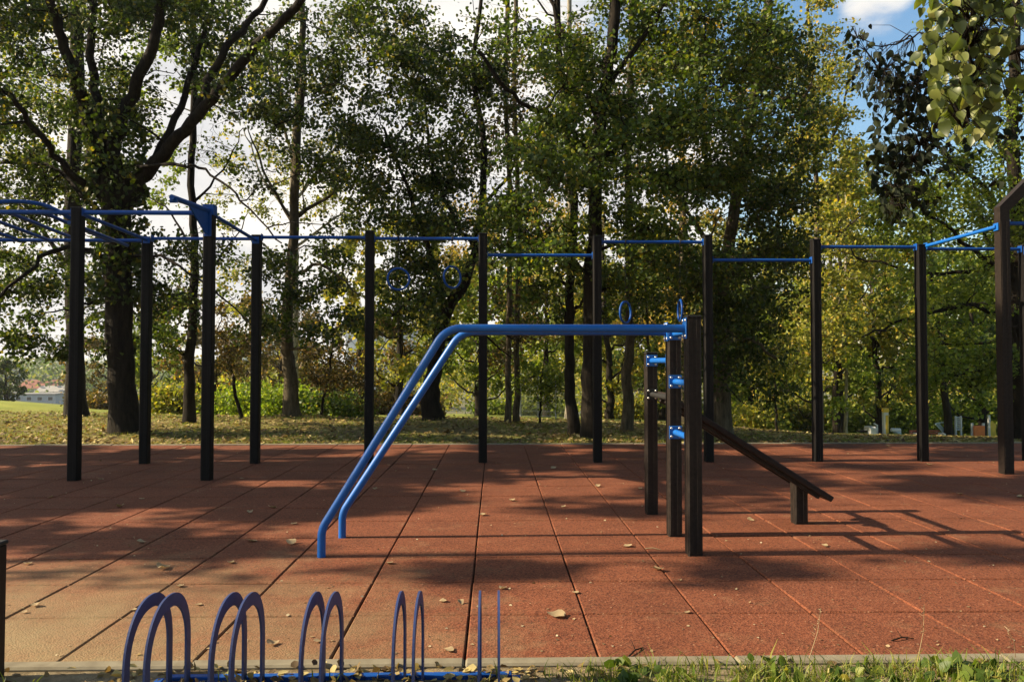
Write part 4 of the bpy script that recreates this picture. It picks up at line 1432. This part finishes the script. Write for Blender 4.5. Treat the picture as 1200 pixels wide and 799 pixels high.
# far wood
n = 46000
far_u = RNG.uniform(-700, 1900, 150)
P = []
for u in far_u:
    Yc = RNG.uniform(62, 110)
    if -40 < u < 175: continue
    c = base(float(u), float(Yc))
    hgt = RNG.uniform(7, 13)
    if u < 420: hgt *= .55
    m = 1100
    q = RNG.normal(size=(m, 3)); q /= np.linalg.norm(q, axis=1, keepdims=True)
    q *= RNG.uniform(.5, 1, (m, 1))
    P.append(np.array([c.x, c.y, c.z + hgt * .5]) + q * np.array([hgt * .36, hgt * .36, hgt * .52]))
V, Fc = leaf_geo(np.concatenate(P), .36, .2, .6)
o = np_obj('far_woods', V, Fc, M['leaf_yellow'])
tag(o, 'distant mixed wood closing off the park behind the trees', 'woods', kind='stuff')
# wooded slope beyond the valley on the left
P = []
for i in range(420):
    u = RNG.uniform(-250, 330); Yc = RNG.uniform(330, 900) if RNG.random() < .75 else RNG.uniform(200, 330)
    c = base(float(u), float(Yc)); hgt = RNG.uniform(7, 15)
    m = 190
    q = RNG.normal(size=(m, 3)); q /= np.linalg.norm(q, axis=1, keepdims=True)
    P.append(np.array([c.x, c.y, c.z + hgt * .45]) + q * np.array([hgt * .6, hgt * .6, hgt * .5]))
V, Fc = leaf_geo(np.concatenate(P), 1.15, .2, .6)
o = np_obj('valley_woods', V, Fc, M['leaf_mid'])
tag(o, 'hazy brown-green woods covering the far hillside on the left', 'woods', kind='stuff')

# round dark tree on the lawn edge, far left
rt = place_auto(76, 8, 62, 3.2, 1.55, .05, 60, 5000, M['bark'], M['leaf_dark'], .16, 'rounded dark conical tree standing alone at the end of the bright lawn', pr=.5, name='conical_tree')

# ================================================================== FAR BUILDINGS
M['plaster'] = paint('cream_plaster', (0.55, 0.50, 0.42), .9, .1, .2, 3)
M['white_wall'] = paint('white_plaster', (0.70, 0.68, 0.63), .9, .1, .2, 3)
M['grey_wall'] = paint('grey_panel', (0.45, 0.45, 0.44), .9, .1, .2, 2)
M['red_roof'] = paint('red_tile_roof', (0.26, 0.11, 0.075), .85, .2, .2, 5)
M['grey_roof'] = paint('grey_roof_sheet', (0.30, 0.29, 0.27), .8, .2, .2, 5)
M['glass'] = paint('dark_glass', (0.03, 0.035, 0.04), .15, .1, .6, 5)


def house(u, Y, w, d, h, roof, wallm, roofm, label, cols, rows, flat=False, name='house'):
    b = base(u, Y)
    root = empty(name, b)
    tag(root, label, 'building')
    mb = MB()
    mb.box((b.x, b.y, b.z + h / 2 - 1), (w, d, h + 2), .05)
    mb.build('wall', wallm, root)
    mb = MB()
    z0 = b.z + h + .01
    if flat:
        mb.box((b.x, b.y, z0 + .2), (w + .4, d + .4, .4), .05)
    else:
        e = .4
        vs = [(b.x - w / 2 - e, b.y - d / 2 - e, z0), (b.x + w / 2 + e, b.y - d / 2 - e, z0), (b.x + w / 2 + e, b.y + d / 2 + e, z0), (b.x - w / 2 - e, b.y + d / 2 + e, z0),
              (b.x - w / 2 - e, b.y, z0 + roof), (b.x + w / 2 + e, b.y, z0 + roof)]
        mb.add(vs, [(0, 1, 5, 4), (2, 3, 4, 5), (0, 4, 3), (1, 2, 5), (3, 2, 1, 0)])
    mb.build('roof', roofm, root)
    for r in range(rows):
        for c in range(cols):
            x = b.x - w / 2 + (c + .5) * w / cols
            zc = b.z + (r + .55) * h / rows
            mb = MB()
            ww, wh = w / cols * .5, h / rows * .5
            mb.box((x, b.y - d / 2 - .03, zc), (ww, .08, wh), .01)
            fo = mb.build('window', M['white_wall'], root)
            mb = MB()
            mb.box((x, b.y - d / 2 - .075, zc), (ww * .86, .03, wh * .86), .005)
            mb.build('pane', M['glass'], fo)
    return root


house(39, 235, 11, 9, 4.6, 2.2, M['plaster'], M['grey_roof'], 'cream house with grey roof in the valley, left of the red-roofed one', 4, 1)
house(54, 228, 11, 9, 4.4, 2.4, M['white_wall'], M['red_roof'], 'white house under a red tiled roof down in the valley', 4, 1)
house(66, 215, 7, 7, 3.4, 1.6, M['white_wall'], M['grey_roof'], 'small low white house right of the red-roofed one', 2, 1)
house(2, 260, 9, 9, 9.5, 1, M['white_wall'], M['grey_roof'], 'tall pale house block at the very left edge of the valley', 3, 3, True)
house(42, 195, 13, 5, 1.9, .5, M['grey_wall'], M['grey_roof'], 'long low grey shed in front of the valley houses', 5, 1, True, 'shed')
house(320, 260, 22, 14, 24, 1, M['white_wall'], M['grey_roof'], 'white apartment block glimpsed left of the pale grey trunk', 5, 8, True, 'apartment_block')
house(466, 300, 24, 14, 30, 1, M['grey_wall'], M['grey_roof'], 'grey apartment tower glimpsed between foliage above the sloping rails', 5, 9, True, 'apartment_block')
house(424, 300, 10, 14, 31, 1, M['white_wall'], M['grey_roof'], 'narrow pale apartment tower beside the third back-row post', 3, 9, True, 'apartment_block')

# pale mesh fence beyond the lawn in the centre
p0, p1 = base(610, 26), base(672, 26)
fe = empty('mesh_fence', (p0 + p1) / 2)
tag(fe, 'pale wire mesh fence beyond the saplings under the dip bars', 'fence')
mb = MB()
for i in range(44):
    x = p0.x + (p1.x - p0.x) * i / 43
    mb.tube([(x, 26, p0.z), (x, 26, p0.z + 1.35)], .006, 4, cap=False)
for i in range(9):
    zq = p0.z + .05 + i * .16
    mb.tube([(p0.x, 26, zq), (p1.x, 26, p1.z - p0.z + zq)], .006, 4, cap=False)
mb.build('wire_mesh', M['steel'], fe)
for i in range(4):
    x = p0.x + (p1.x - p0.x) * i / 3
    mb = MB()
    mb.tube([(x, 26.03, p0.z - .2), (x, 26.03, p0.z + 1.42)], .03, 8)
    mb.build('fence_post', M['grey_wall'], fe)

# ================================================================== FAR PLAYGROUND, RIGHT
M['yellow'] = paint('yellow_panel', (0.72, 0.48, 0.05), .5, .1, .4, 8)
M['orange'] = paint('orange_panel', (0.75, 0.19, 0.04), .5, .15, .4, 8)
M['red'] = paint('red_slat', (0.45, 0.10, 0.05), .55, .15, .4, 8)
M['lightgrey'] = paint('light_grey_metal', (0.6, 0.6, 0.58), .5, .1, .4, 8)
M['skyblue'] = paint('pale_blue_metal', (0.42, 0.55, 0.62), .45, .1, .4, 8)
YP = 24.0


def gp(u, v):
    return at(u, v, YP)


def bz(u):
    return base(u, YP).z


k = YP / F
# pillar
b = base(1036.5, YP)
o = empty('sign_pillar', b); tag(o, 'tall grey sign pillar with yellow head and yellow lower panel in the far gym', 'sign')
zt = gp(1036, 478).z
mb = MB(); mb.box((b.x, YP, (b.z + zt) / 2 - .1), (6 * k, .12, zt - b.z + .2), .01); mb.build('panel', M['lightgrey'], o)
mb = MB(); mb.box((b.x, YP - .01, zt - 2.5 * k), (6.4 * k, .13, 5 * k), .01); mb.build('head', M['yellow'], o)
mb = MB(); mb.box((b.x + 1.0 * k, YP - .065, b.z + 12 * k), (3 * k, .02, 22 * k), .004); mb.build('lower_panel', M['yellow'], o)
# outdoor gym bench left of pillar
b = base(1017, YP)
o = empty('exercise_machine', b); tag(o, 'grey metal exercise bench with dark seat left of the sign pillar', 'exercise machine')
zq = gp(1017, 505).z
mb = MB(); mb.box((b.x - 3 * k, YP, zq), (18 * k, .3, .05), .01); mb.build('seat', M['rubber_black'], o)
for dx in (-8, 3):
    mb = MB(); mb.box((b.x + dx * k, YP, (zq + b.z) / 2 - .1), (.08, .25, zq - b.z), .01); mb.build('leg', M['lightgrey'], o)
mb = MB(); mb.box((b.x, YP - .1, b.z + .12), (9 * k, .4, .28), .04); mb.build('footing', M['lightgrey'], o)
mb = MB(); mb.tube([(b.x + 10 * k, YP, b.z), (b.x + 10 * k, YP, gp(1, 500).z), (b.x + 6 * k, YP, gp(1, 498).z)], .03, 8); mb.build('handle', M['lightgrey'], o)
# rower right of pillar
b = base(1049, YP)
o = empty('rowing_machine', b); tag(o, 'light grey slanted exercise machine right of the sign pillar', 'exercise machine')
mb = MB(); mb.tube([(b.x - 6 * k, YP, b.z + .15), (b.x + 5 * k, YP, gp(1, 506).z)], .06, 8); mb.build('beam', M['lightgrey'], o)
mb = MB(); mb.tube([(b.x + 4 * k, YP, b.z - .1), (b.x + 4 * k, YP, gp(1, 505).z)], .05, 8); mb.build('upright', M['lightgrey'], o)
mb = MB(); mb.box((b.x + 1 * k, YP, gp(1, 509).z), (5 * k, .3, .06), .02); mb.build('seat', M['skyblue'], o)
# red bench
b = base(1082, YP)
o = empty('park_bench', b); tag(o, 'red slatted park bench with pale ends behind the eighth back-row post', 'bench')
for i, v in enumerate((507, 509.6, 512.2)):
    mb = MB(); mb.box((b.x, YP, gp(1, v).z), (36 * k, .05, 1.8 * k), .01); mb.build('slat', M['red'], o)
mb = MB(); mb.box((b.x, YP - .25, gp(1, 513.5).z), (36 * k, .4, .05), .01); mb.build('seat', M['red'], o)
for dx in (-13, 17):
    mb = MB(); mb.box((b.x + dx * k, YP - .1, gp(1, 511.5).z - .05), (2.6 * k, .5, 9 * k), .02); mb.build('leg', M['white_wall'], o)
# blue-white frame
b = base(1103, YP)
o = empty('swing_trainer', b); tag(o, 'pale blue bent-tube exercise frame left of the dark trunk', 'exercise machine')
mb = MB(); mb.tube([(b.x - 2 * k, YP, b.z), (b.x + 1 * k, YP, gp(1, 508).z), (b.x - 8 * k, YP, gp(1, 498).z), (b.x + 2 * k, YP, gp(1, 497).z)], .035, 8); mb.build('tube_frame', M['skyblue'], o)
mb = MB(); mb.tube([(b.x + 2 * k, YP, b.z), (b.x + 1 * k, YP, gp(1, 505).z), (b.x - 5 * k, YP, gp(1, 498).z)], .035, 8); mb.build('tube_frame', M['skyblue'], o)
mb = MB(); mb.box((b.x - 1 * k, YP, gp(1, 511).z), (6 * k, .3, .5 * 5 * k), .05); mb.build('foot_plate', M['white_wall'], o)
# ladder
b = base(1122, YP)
o = empty('climbing_ladder', b); tag(o, 'grey vertical climbing ladder right of the dark trunk in the far gym', 'ladder')
zt = gp(1, 489).z
for dx in (-3.5, 3.0):
    mb = MB(); mb.tube([(b.x + dx * k, YP, b.z - .1), (b.x + dx * k, YP, zt)], .03, 8); mb.build('stile', M['lightgrey'], o)
for i in range(7):
    zq = b.z + .2 + i * (zt - b.z - .25) / 6
    mb = MB(); mb.tube([(b.x - 3.5 * k, YP, zq), (b.x + 3 * k, YP, zq)], .018, 6); mb.build('rung', M['lightgrey'], o)
# orange panel
b = base(1146, YP)
o = empty('play_panel', b); tag(o, 'orange-red play panel on grey posts left of the yellow one', 'play panel')
mb = MB(); mb.box((b.x, YP, gp(1, 508).z), (13 * k, .06, 14 * k), .01); mb.build('board', M['orange'], o)
for dx in (-6.5, 7):
    mb = MB(); mb.tube([(b.x + dx * k, YP + .08, b.z - .2), (b.x + dx * k, YP + .08, gp(1, 498).z)], .04, 8); mb.build('post', M['lightgrey'], o)
b = base(1162, YP + .4)
o = empty('play_panel', b); tag(o, 'yellow play panel with notched edge just left of the chamfered rig frame', 'play panel')
mb = MB()
poly = [(b.x - 3.5 * k, b.z - .1), (b.x + 4 * k, b.z - .1), (b.x + 3 * k, gp(1, 506).z), (b.x + 4 * k, gp(1, 503).z), (b.x + 2.4 * k, gp(1, 499).z), (b.x - 3.5 * k, gp(1, 497).z)]
mb.prism(poly, 'y', YP + .37, YP + .43)
mb.build('board', M['yellow'], o)
mb = MB(); mb.tube([(b.x - 4.4 * k, YP + .4, b.z - .2), (b.x - 4.4 * k, YP + .4, gp(1, 489).z)], .04, 8); mb.build('post', M['lightgrey'], o)
b = base(1190, YP)
o = empty('air_walker', b); tag(o, 'pale blue exercise frame between the last two rig posts', 'exercise machine')
mb = MB(); mb.tube([(b.x - 4 * k, YP, b.z - .1), (b.x, YP, gp(1, 503).z), (b.x + 5 * k, YP, gp(1, 505).z), (b.x + 6 * k, YP, b.z - .1)], .04, 8); mb.build('tube_frame', M['skyblue'], o)
mb = MB(); mb.box((b.x + 2 * k, YP, b.z + .2), (5 * k, .3, .08), .02); mb.build('foot_plate', M['lightgrey'], o)
for (u, w, lab) in ((1110, .13, 'short dark trunk between the pale blue frame and the grey ladder'), (978, .11, 'dark trunk in shade right of the seventh back-row post'), (990, .06, 'pale thin trunk right of the seventh back-row post')):
    place_auto(int(u), u, 23.8, 8.2, 2.4, 2.3, 34, 3400, M['bark'] if u != 990 else M['bark_pale'], M['leaf_fresh'] if u == 1110 else M['leaf_yellow'], .12, lab, trunk_r=w, pr=.6)

# ================================================================== GRASS, LITTER, FALLEN LEAVES
def blades(X, Yv, hgt, wid, lean=.5):
    n = len(X)
    Z = hz(X, Yv)
    a = RNG.uniform(0, 2 * math.pi, n)
    h = hgt * RNG.uniform(.4, 1.25, n)
    w = wid * RNG.uniform(.6, 1.3, n)
    ln = np.abs(RNG.normal(size=n)) * lean * h
    la = RNG.uniform(0, 2 * math.pi, n)
    B = np.stack([X, Yv, Z - .005], -1)
    sx = np.stack([np.cos(a), np.sin(a), np.zeros(n)], -1) * w[:, None]
    md = B + np.stack([np.cos(la) * ln * .35, np.sin(la) * ln * .35, h * .6], -1)
    tp = B + np.stack([np.cos(la) * ln, np.sin(la) * ln, h], -1)
    V = np.stack([B - sx, B + sx, md + sx * .8, tp + sx * .1, tp - sx * .1, md - sx * .8], 1).reshape(-1, 3)
    Fb = (np.arange(n)[:, None, None] * 6 + np.array([(0, 1, 2, 5), (5, 2, 3, 4)])[None]).reshape(-1, 4)
    return V, Fb


n = 90000
Yv = 10.5 + RNG.random(n) ** 1.4 * 8
X = RNG.uniform(-1, 1, n) * (Yv * .82 + 1)
dens = np.sin(X * 1.3 + np.sin(Yv * 2.1) * 1.5) + np.sin(Yv * 3.1 + X * .7) + RNG.normal(size=n) * .8
kp = dens > -.9
V, Fb = blades(X[kp], Yv[kp], .045, .0035, .8)
o = np_obj('grass', V, Fb, M['grass'])
tag(o, 'short patchy lawn grass behind the far kerb', 'grass', kind='stuff')
# front strip: thick on the right, sparse on the left
Xs, Ys = [], []
for i in range(300):
    cx = RNG.uniform(.2, 2.8); cyy = 2.775 - .6 * RNG.random() ** 1.2
    if cx < .55 and RNG.random() < .55: continue
    m = int(RNG.integers(12, 40))
    Xs.append(cx + RNG.normal(size=m) * .045); Ys.append(np.minimum(cyy + RNG.normal(size=m) * .04, 2.803))
for i in range(22):
    cx = RNG.uniform(-1.9, .2); cyy = RNG.uniform(2.3, 2.72)
    m = int(RNG.integers(4, 12))
    Xs.append(cx + RNG.normal(size=m) * .03); Ys.append(cyy + RNG.normal(size=m) * .03)
V, Fb = blades(np.concatenate(Xs), np.concatenate(Ys), .062, .0026, .9)
o = np_obj('verge_grass', V, Fb, M['grass'])
tag(o, 'ragged green grass tufts growing along the near kerb', 'grass', kind='stuff')
P_, D_ = [], []
for i in range(60):
    cx = RNG.uniform(.25, 2.6); cyy = RNG.uniform(2.5, 2.79)
    for k in range(7):
        P_.append((cx + RNG.normal() * .025, cyy + RNG.normal() * .02, float(hz(cx, cyy)) + .01 + RNG.random() * .02))
V, Fc = leaf_geo(P_, .042, -.5, .9, RNG)
o = np_obj('verge_weeds', V, Fc, M['leaf_mid'])
tag(o, 'broad-leaved green weeds among the kerbside grass', 'weeds', kind='stuff')
# tall seed stalks
st_ = MB()
for (u, v0, v1, du) in ((948, 772, 712, 14), (1075, 775, 708, 8), (1190, 770, 735, -10)):
    p = at(u, v0, 2.78); q = at(u + du, v1, 2.80)
    st_.tube([p, (p + q) / 2 + Vector((.01, 0, .005)), q], [.0016, .0012, .0006], 4, cap=False)
    for i in range(14):
        w = p.lerp(q, .45 + .55 * i / 14)
        st_.tube([w, w + Vector((RNG.normal() * .008, RNG.normal() * .008, .006))], [.0012, .0004], 3, cap=False)
o = st_.build('grass_stalks', M['leaf_dry'])
tag(o, 'thin dry seed stalks rising from the near grass', 'grass', kind='stuff')

n = 17000
Yv = 10.5 + RNG.random(n) ** 1.3 * 7.5
X = RNG.uniform(-1, 1, n) * (Yv * .8 + 1)
V, Fc = leaf_geo(np.stack([X, Yv, hz(X, Yv) + .012 + RNG.random(n) * .02], -1), .062, 0, 1.2, RNG, .85)
o = np_obj('leaf_litter', V, Fc, M['leaf_litter'])
tag(o, 'carpet of fallen brown and yellow leaves on the grass beyond the tiles', 'leaf litter', kind='stuff')
n = 1200
X = np.where(RNG.random(n) < .7, RNG.uniform(-1.4, .15, n), RNG.uniform(-2, 2.2, n)); Yv = RNG.uniform(2.3, 2.81, n)
V, Fc = leaf_geo(np.stack([X, Yv, hz(X, Yv) + -.002 + RNG.random(n) * .022], -1), .032, 0, .9, RNG, .7)
o = np_obj('verge_litter', V, Fc, M['leaf_litter'])
tag(o, 'dry leaves, twigs and crumbs heaped around the bicycle rack foot', 'leaf litter', kind='stuff')

# countable leaves on the tiles
protos = []
for kq in range(5):
    V, Fs = heart_leaves([np.zeros(3)], 1.0, 100 + kq, (0, 0, 1), .0, .0)
    V = np.array(V)
    rg = np.random.default_rng(kq)
    V = V - V.mean(0)
    # lay it down: recompute as flat curled leaf
    kk = len(_half)
    me = bpy.data.meshes.new('fallen_leaf')
    W = []
    cu, fo = rg.uniform(.2, .6), rg.uniform(.2, .7)
    for i in range(kk):
        y = _half[i][1]; W.append((0, y - .5, cu * (y - .5) ** 2 * 1.2))
    for sg in (1, -1):
        for i in range(1, kk - 1):
            x, y = _half[i]
            W.append((sg * x, y - .5, cu * (y - .5) ** 2 * 1.2 + fo * x * x * 2.2 * rg.uniform(.5, 1.4)))
    me.from_pydata(W, [], Fs)
    me.polygons.foreach_set('use_smooth', [True] * len(Fs))
    me.materials.append(M['leaf_dry'])
    protos.append(me)
LEAFPX = [(33, 661), (40, 710), (28, 718), (294, 634), (271, 660), (341, 637), (192, 666), (211, 687), (232, 709), (166, 636), (157, 715), (293, 601), (345, 614), (456, 660), (565, 604), (520, 705), (540, 707), (527, 763),
          (373, 752), (320, 755), (750, 573), (440, 573), (509, 551), (542, 576), (600, 587), (660, 594), (90, 561), (118, 562), (166, 585), (215, 526), (118, 540), (140, 594), (320, 595), (284, 561), (1088, 545), (1125, 579), (1195, 583),
          (967, 640), (735, 640), (1040, 523), (648, 549), (700, 570), (806, 718), (675, 695), (770, 668), (738, 530), (590, 690), (60, 583), (455, 545), (880, 610)]
for i, (u, v) in enumerate(LEAFPX):
    g = G(u, v)
    o = bpy.data.objects.new('fallen_leaf', protos[i % 5])
    COL.objects.link(o)
    sz = RNG.uniform(.030, .060) * (0.8 if g.y < 4 else 1.15)
    o.location = (g.x, g.y, .004)
    o.rotation_euler = (RNG.normal() * .12, RNG.normal() * .12, RNG.uniform(0, 6.28))
    o.scale = (sz, sz, sz)
    tag(o, 'small dry curled leaf lying on the red rubber tiles', 'leaf', 'dry leaves scattered on the red tiles')
for (u, v, sz, lab) in ((651, 722, .075, 'largest pale crumpled leaf on the tiles, near the kerb centre'),):
    g = G(u, v)
    o = bpy.data.objects.new('fallen_leaf', protos[2]); COL.objects.link(o)
    o.location = (g.x, g.y, .006); o.scale = (sz, sz, sz); o.rotation_euler = (.1, -.1, 1.3)
    tag(o, lab, 'leaf')
n = 420
ya = 2.95 + RNG.random(n) ** 1.6 * 7
xa = RNG.uniform(-.72, .72, n) * ya
V, Fc = leaf_geo(np.stack([xa, ya, np.full(n, .003)], -1), .014, 0, 1.0, RNG, .9)
o = np_obj('debris', V, Fc, M['leaf_dry'])
tag(o, 'leaf crumbs and pale specks strewn over the red tiles', 'debris', kind='stuff')
# small twigs on tiles
for (u, v, ang_, ln_, lab) in ((765, 644, -.3, .09, 'pale thin stick lying beside the near ladder post'), (745, 765, .9, .12, 'dark forked twig on the tiles by the kerb'), (1058, 750, .2, .10, 'dark curled twig on the tiles above the grass tufts')):
    g = G(u, v)
    mb = MB()
    d = Vector((math.cos(ang_), math.sin(ang_), 0)) * ln_ / 2
    mb.tube([g - d + Vector((0, 0, .004)), g + Vector((0, .008, .010)), g + d + Vector((0, 0, .004))], [.0035, .003, .002], 5)
    if 'pale' not in lab:
        mb.tube([g + Vector((0, .004, .009)), g + d * .4 + Vector((-.02, .04, .025))], [.0025, .001], 4)
    o = mb.build('twig', M['leaf_dry'] if 'pale' in lab else M['bark'])
    tag(o, lab, 'twig')

# ================================================================== AIR
HAZE = True
if HAZE:
    hb = MB()
    hb.box((0, 560, 8), (2400, 1300, 84), .0)
    hm = bpy.data.materials.new('haze')
    hm.use_nodes = True
    hN = hm.node_tree.nodes
    hN.remove(hN['Principled BSDF'])
    pv = hN.new('ShaderNodeVolumePrincipled')
    pv.inputs['Color'].default_value = (.92, .95, 1, 1)
    pv.inputs['Density'].default_value = .00028
    pv.inputs['Anisotropy'].default_value = .3
    hm.node_tree.links.new(pv.outputs['Volume'], hN['Material Output'].inputs['Volume'])
    o = hb.build('haze', hm)
    tag(o, 'thin autumn haze', 'haze', kind='stuff')

# ================================================================== LIGHT
SUN_EL, SHX, SHY = 30.8, 1.0, 0.03
sdir = Vector((-SHX, -SHY, 0)).normalized() * math.cos(R(SUN_EL)) + Vector((0, 0, math.sin(R(SUN_EL))))
sd = bpy.data.lights.new('sun', 'SUN')
sd.energy = 5.0
sd.angle = R(0.45)
sd.color = (1.0, 0.83, 0.58)
so = bpy.data.objects.new('sun', sd)
COL.objects.link(so)
so.location = (-20, 0, 20)
so.rotation_euler = (-sdir).to_track_quat('-Z', 'Y').to_euler()

W = bpy.data.worlds.new('World')
S.world = W
W.use_nodes = True
N, L = W.node_tree.nodes, W.node_tree.links
bg = N['Background']
sky = N.new('ShaderNodeTexSky')
sky.sky_type = 'NISHITA'
sky.sun_disc = False
sky.sun_elevation = R(SUN_EL)
sky.sun_rotation = math.atan2(sdir.x, sdir.y)
sky.air_density = 1.3
sky.dust_density = 1.0
sky.ozone_density = 1.2
tc = N.new('ShaderNodeTexCoord')
mp = N.new('ShaderNodeMapping')
mp.inputs['Scale'].default_value = (1, 1, 2.2)
mp.inputs['Location'].default_value = (.35, .1, .0)
L.new(tc.outputs['Generated'], mp.inputs['Vector'])
nz = N.new('ShaderNodeTexNoise')
nz.inputs['Scale'].default_value = 3.2
nz.inputs['Detail'].default_value = 9
nz.inputs['Roughness'].default_value = .58
L.new(mp.outputs['Vector'], nz.inputs['Vector'])
sx = N.new('ShaderNodeSeparateXYZ')
L.new(tc.outputs['Generated'], sx.inputs['Vector'])
# more cloud towards the left and the horizon
m1 = N.new('ShaderNodeMapRange')
m1.inputs['From Min'].default_value = .46
m1.inputs['From Max'].default_value = -.1
m1.inputs['To Min'].default_value = -.20
m1.inputs['To Max'].default_value = .36
L.new(sx.outputs['X'], m1.inputs['Value'])
m2 = N.new('ShaderNodeMapRange')
m2.inputs['From Min'].default_value = .5
m2.inputs['From Max'].default_value = 0
m2.inputs['To Min'].default_value = -.06
m2.inputs['To Max'].default_value = .22
L.new(sx.outputs['Z'], m2.inputs['Value'])
a1 = N.new('ShaderNodeMath'); a1.operation = 'ADD'
L.new(m1.outputs[0], a1.inputs[0]); L.new(m2.outputs[0], a1.inputs[1])
m3 = N.new('ShaderNodeMapRange')
m3.inputs['From Min'].default_value = .35
m3.inputs['From Max'].default_value = -.1
m3.inputs['To Max'].default_value = -.5
L.new(sx.outputs['Y'], m3.inputs['Value'])
a3 = N.new('ShaderNodeMath'); a3.operation = 'ADD'
L.new(a1.outputs[0], a3.inputs[0]); L.new(m3.outputs[0], a3.inputs[1])
a2 = N.new('ShaderNodeMath'); a2.operation = 'ADD'
L.new(a3.outputs[0], a2.inputs[0]); L.new(nz.outputs['Fac'], a2.inputs[1])
# one white cumulus in the gap at the upper right
vd = N.new('ShaderNodeVectorMath'); vd.operation = 'DOT_PRODUCT'
L.new(tc.outputs['Generated'], vd.inputs[0])
cd_ = ray(1026, 8).normalized()
vd.inputs[1].default_value = tuple(cd_)
m4 = N.new('ShaderNodeMapRange')
m4.interpolation_type = 'SMOOTHSTEP'
m4.inputs['From Min'].default_value = .9980
m4.inputs['From Max'].default_value = 1.0
m4.inputs['To Max'].default_value = .30
L.new(vd.outputs['Value'], m4.inputs['Value'])
a4 = N.new('ShaderNodeMath'); a4.operation = 'ADD'
L.new(a2.outputs[0], a4.inputs[0]); L.new(m4.outputs[0], a4.inputs[1])
cm = N.new('ShaderNodeMapRange')
cm.interpolation_type = 'SMOOTHSTEP'
cm.inputs['From Min'].default_value = .50
cm.inputs['From Max'].default_value = .66
cm.inputs['To Min'].default_value = .0
L.new(a4.outputs[0], cm.inputs['Value'])
mx = N.new('ShaderNodeMix')
mx.data_type = 'RGBA'
L.new(cm.outputs[0], mx.inputs['Factor'])
hsk = N.new('ShaderNodeHueSaturation')
hsk.inputs['Saturation'].default_value = 1.25
hsk.inputs['Value'].default_value = 1.5
L.new(sky.outputs['Color'], hsk.inputs['Color'])
L.new(hsk.outputs['Color'], mx.inputs['A'])
nz2 = N.new('ShaderNodeTexNoise')
nz2.inputs['Scale'].default_value = 5.5
nz2.inputs['Detail'].default_value = 8
L.new(mp.outputs['Vector'], nz2.inputs['Vector'])
cr = ramp(N, [(.36, (6.2, 6.2, 6.3)), (.60, (9.3, 8.8, 8.0))])
L.new(nz2.outputs['Fac'], cr.inputs['Fac'])
L.new(cr.outputs['Color'], mx.inputs['B'])
L.new(mx.outputs['Result'], bg.inputs['Color'])
bg.inputs['Strength'].default_value = 0.050

# ================================================================== render settings
vs_ = S.view_settings
vs_.view_transform = 'Standard'
vs_.look = 'None'
vs_.gamma = 1
vs_.use_curve_mapping = False
vs_.exposure = 1.36
S.display_settings.display_device = 'sRGB'
S.render.engine = 'CYCLES'
c = S.cycles
c.max_bounces = 6
c.diffuse_bounces = 3
c.glossy_bounces = 2
c.transmission_bounces = 4
c.transparent_max_bounces = 4
c.caustics_reflective = False
c.caustics_refractive = False
c.use_denoising = True
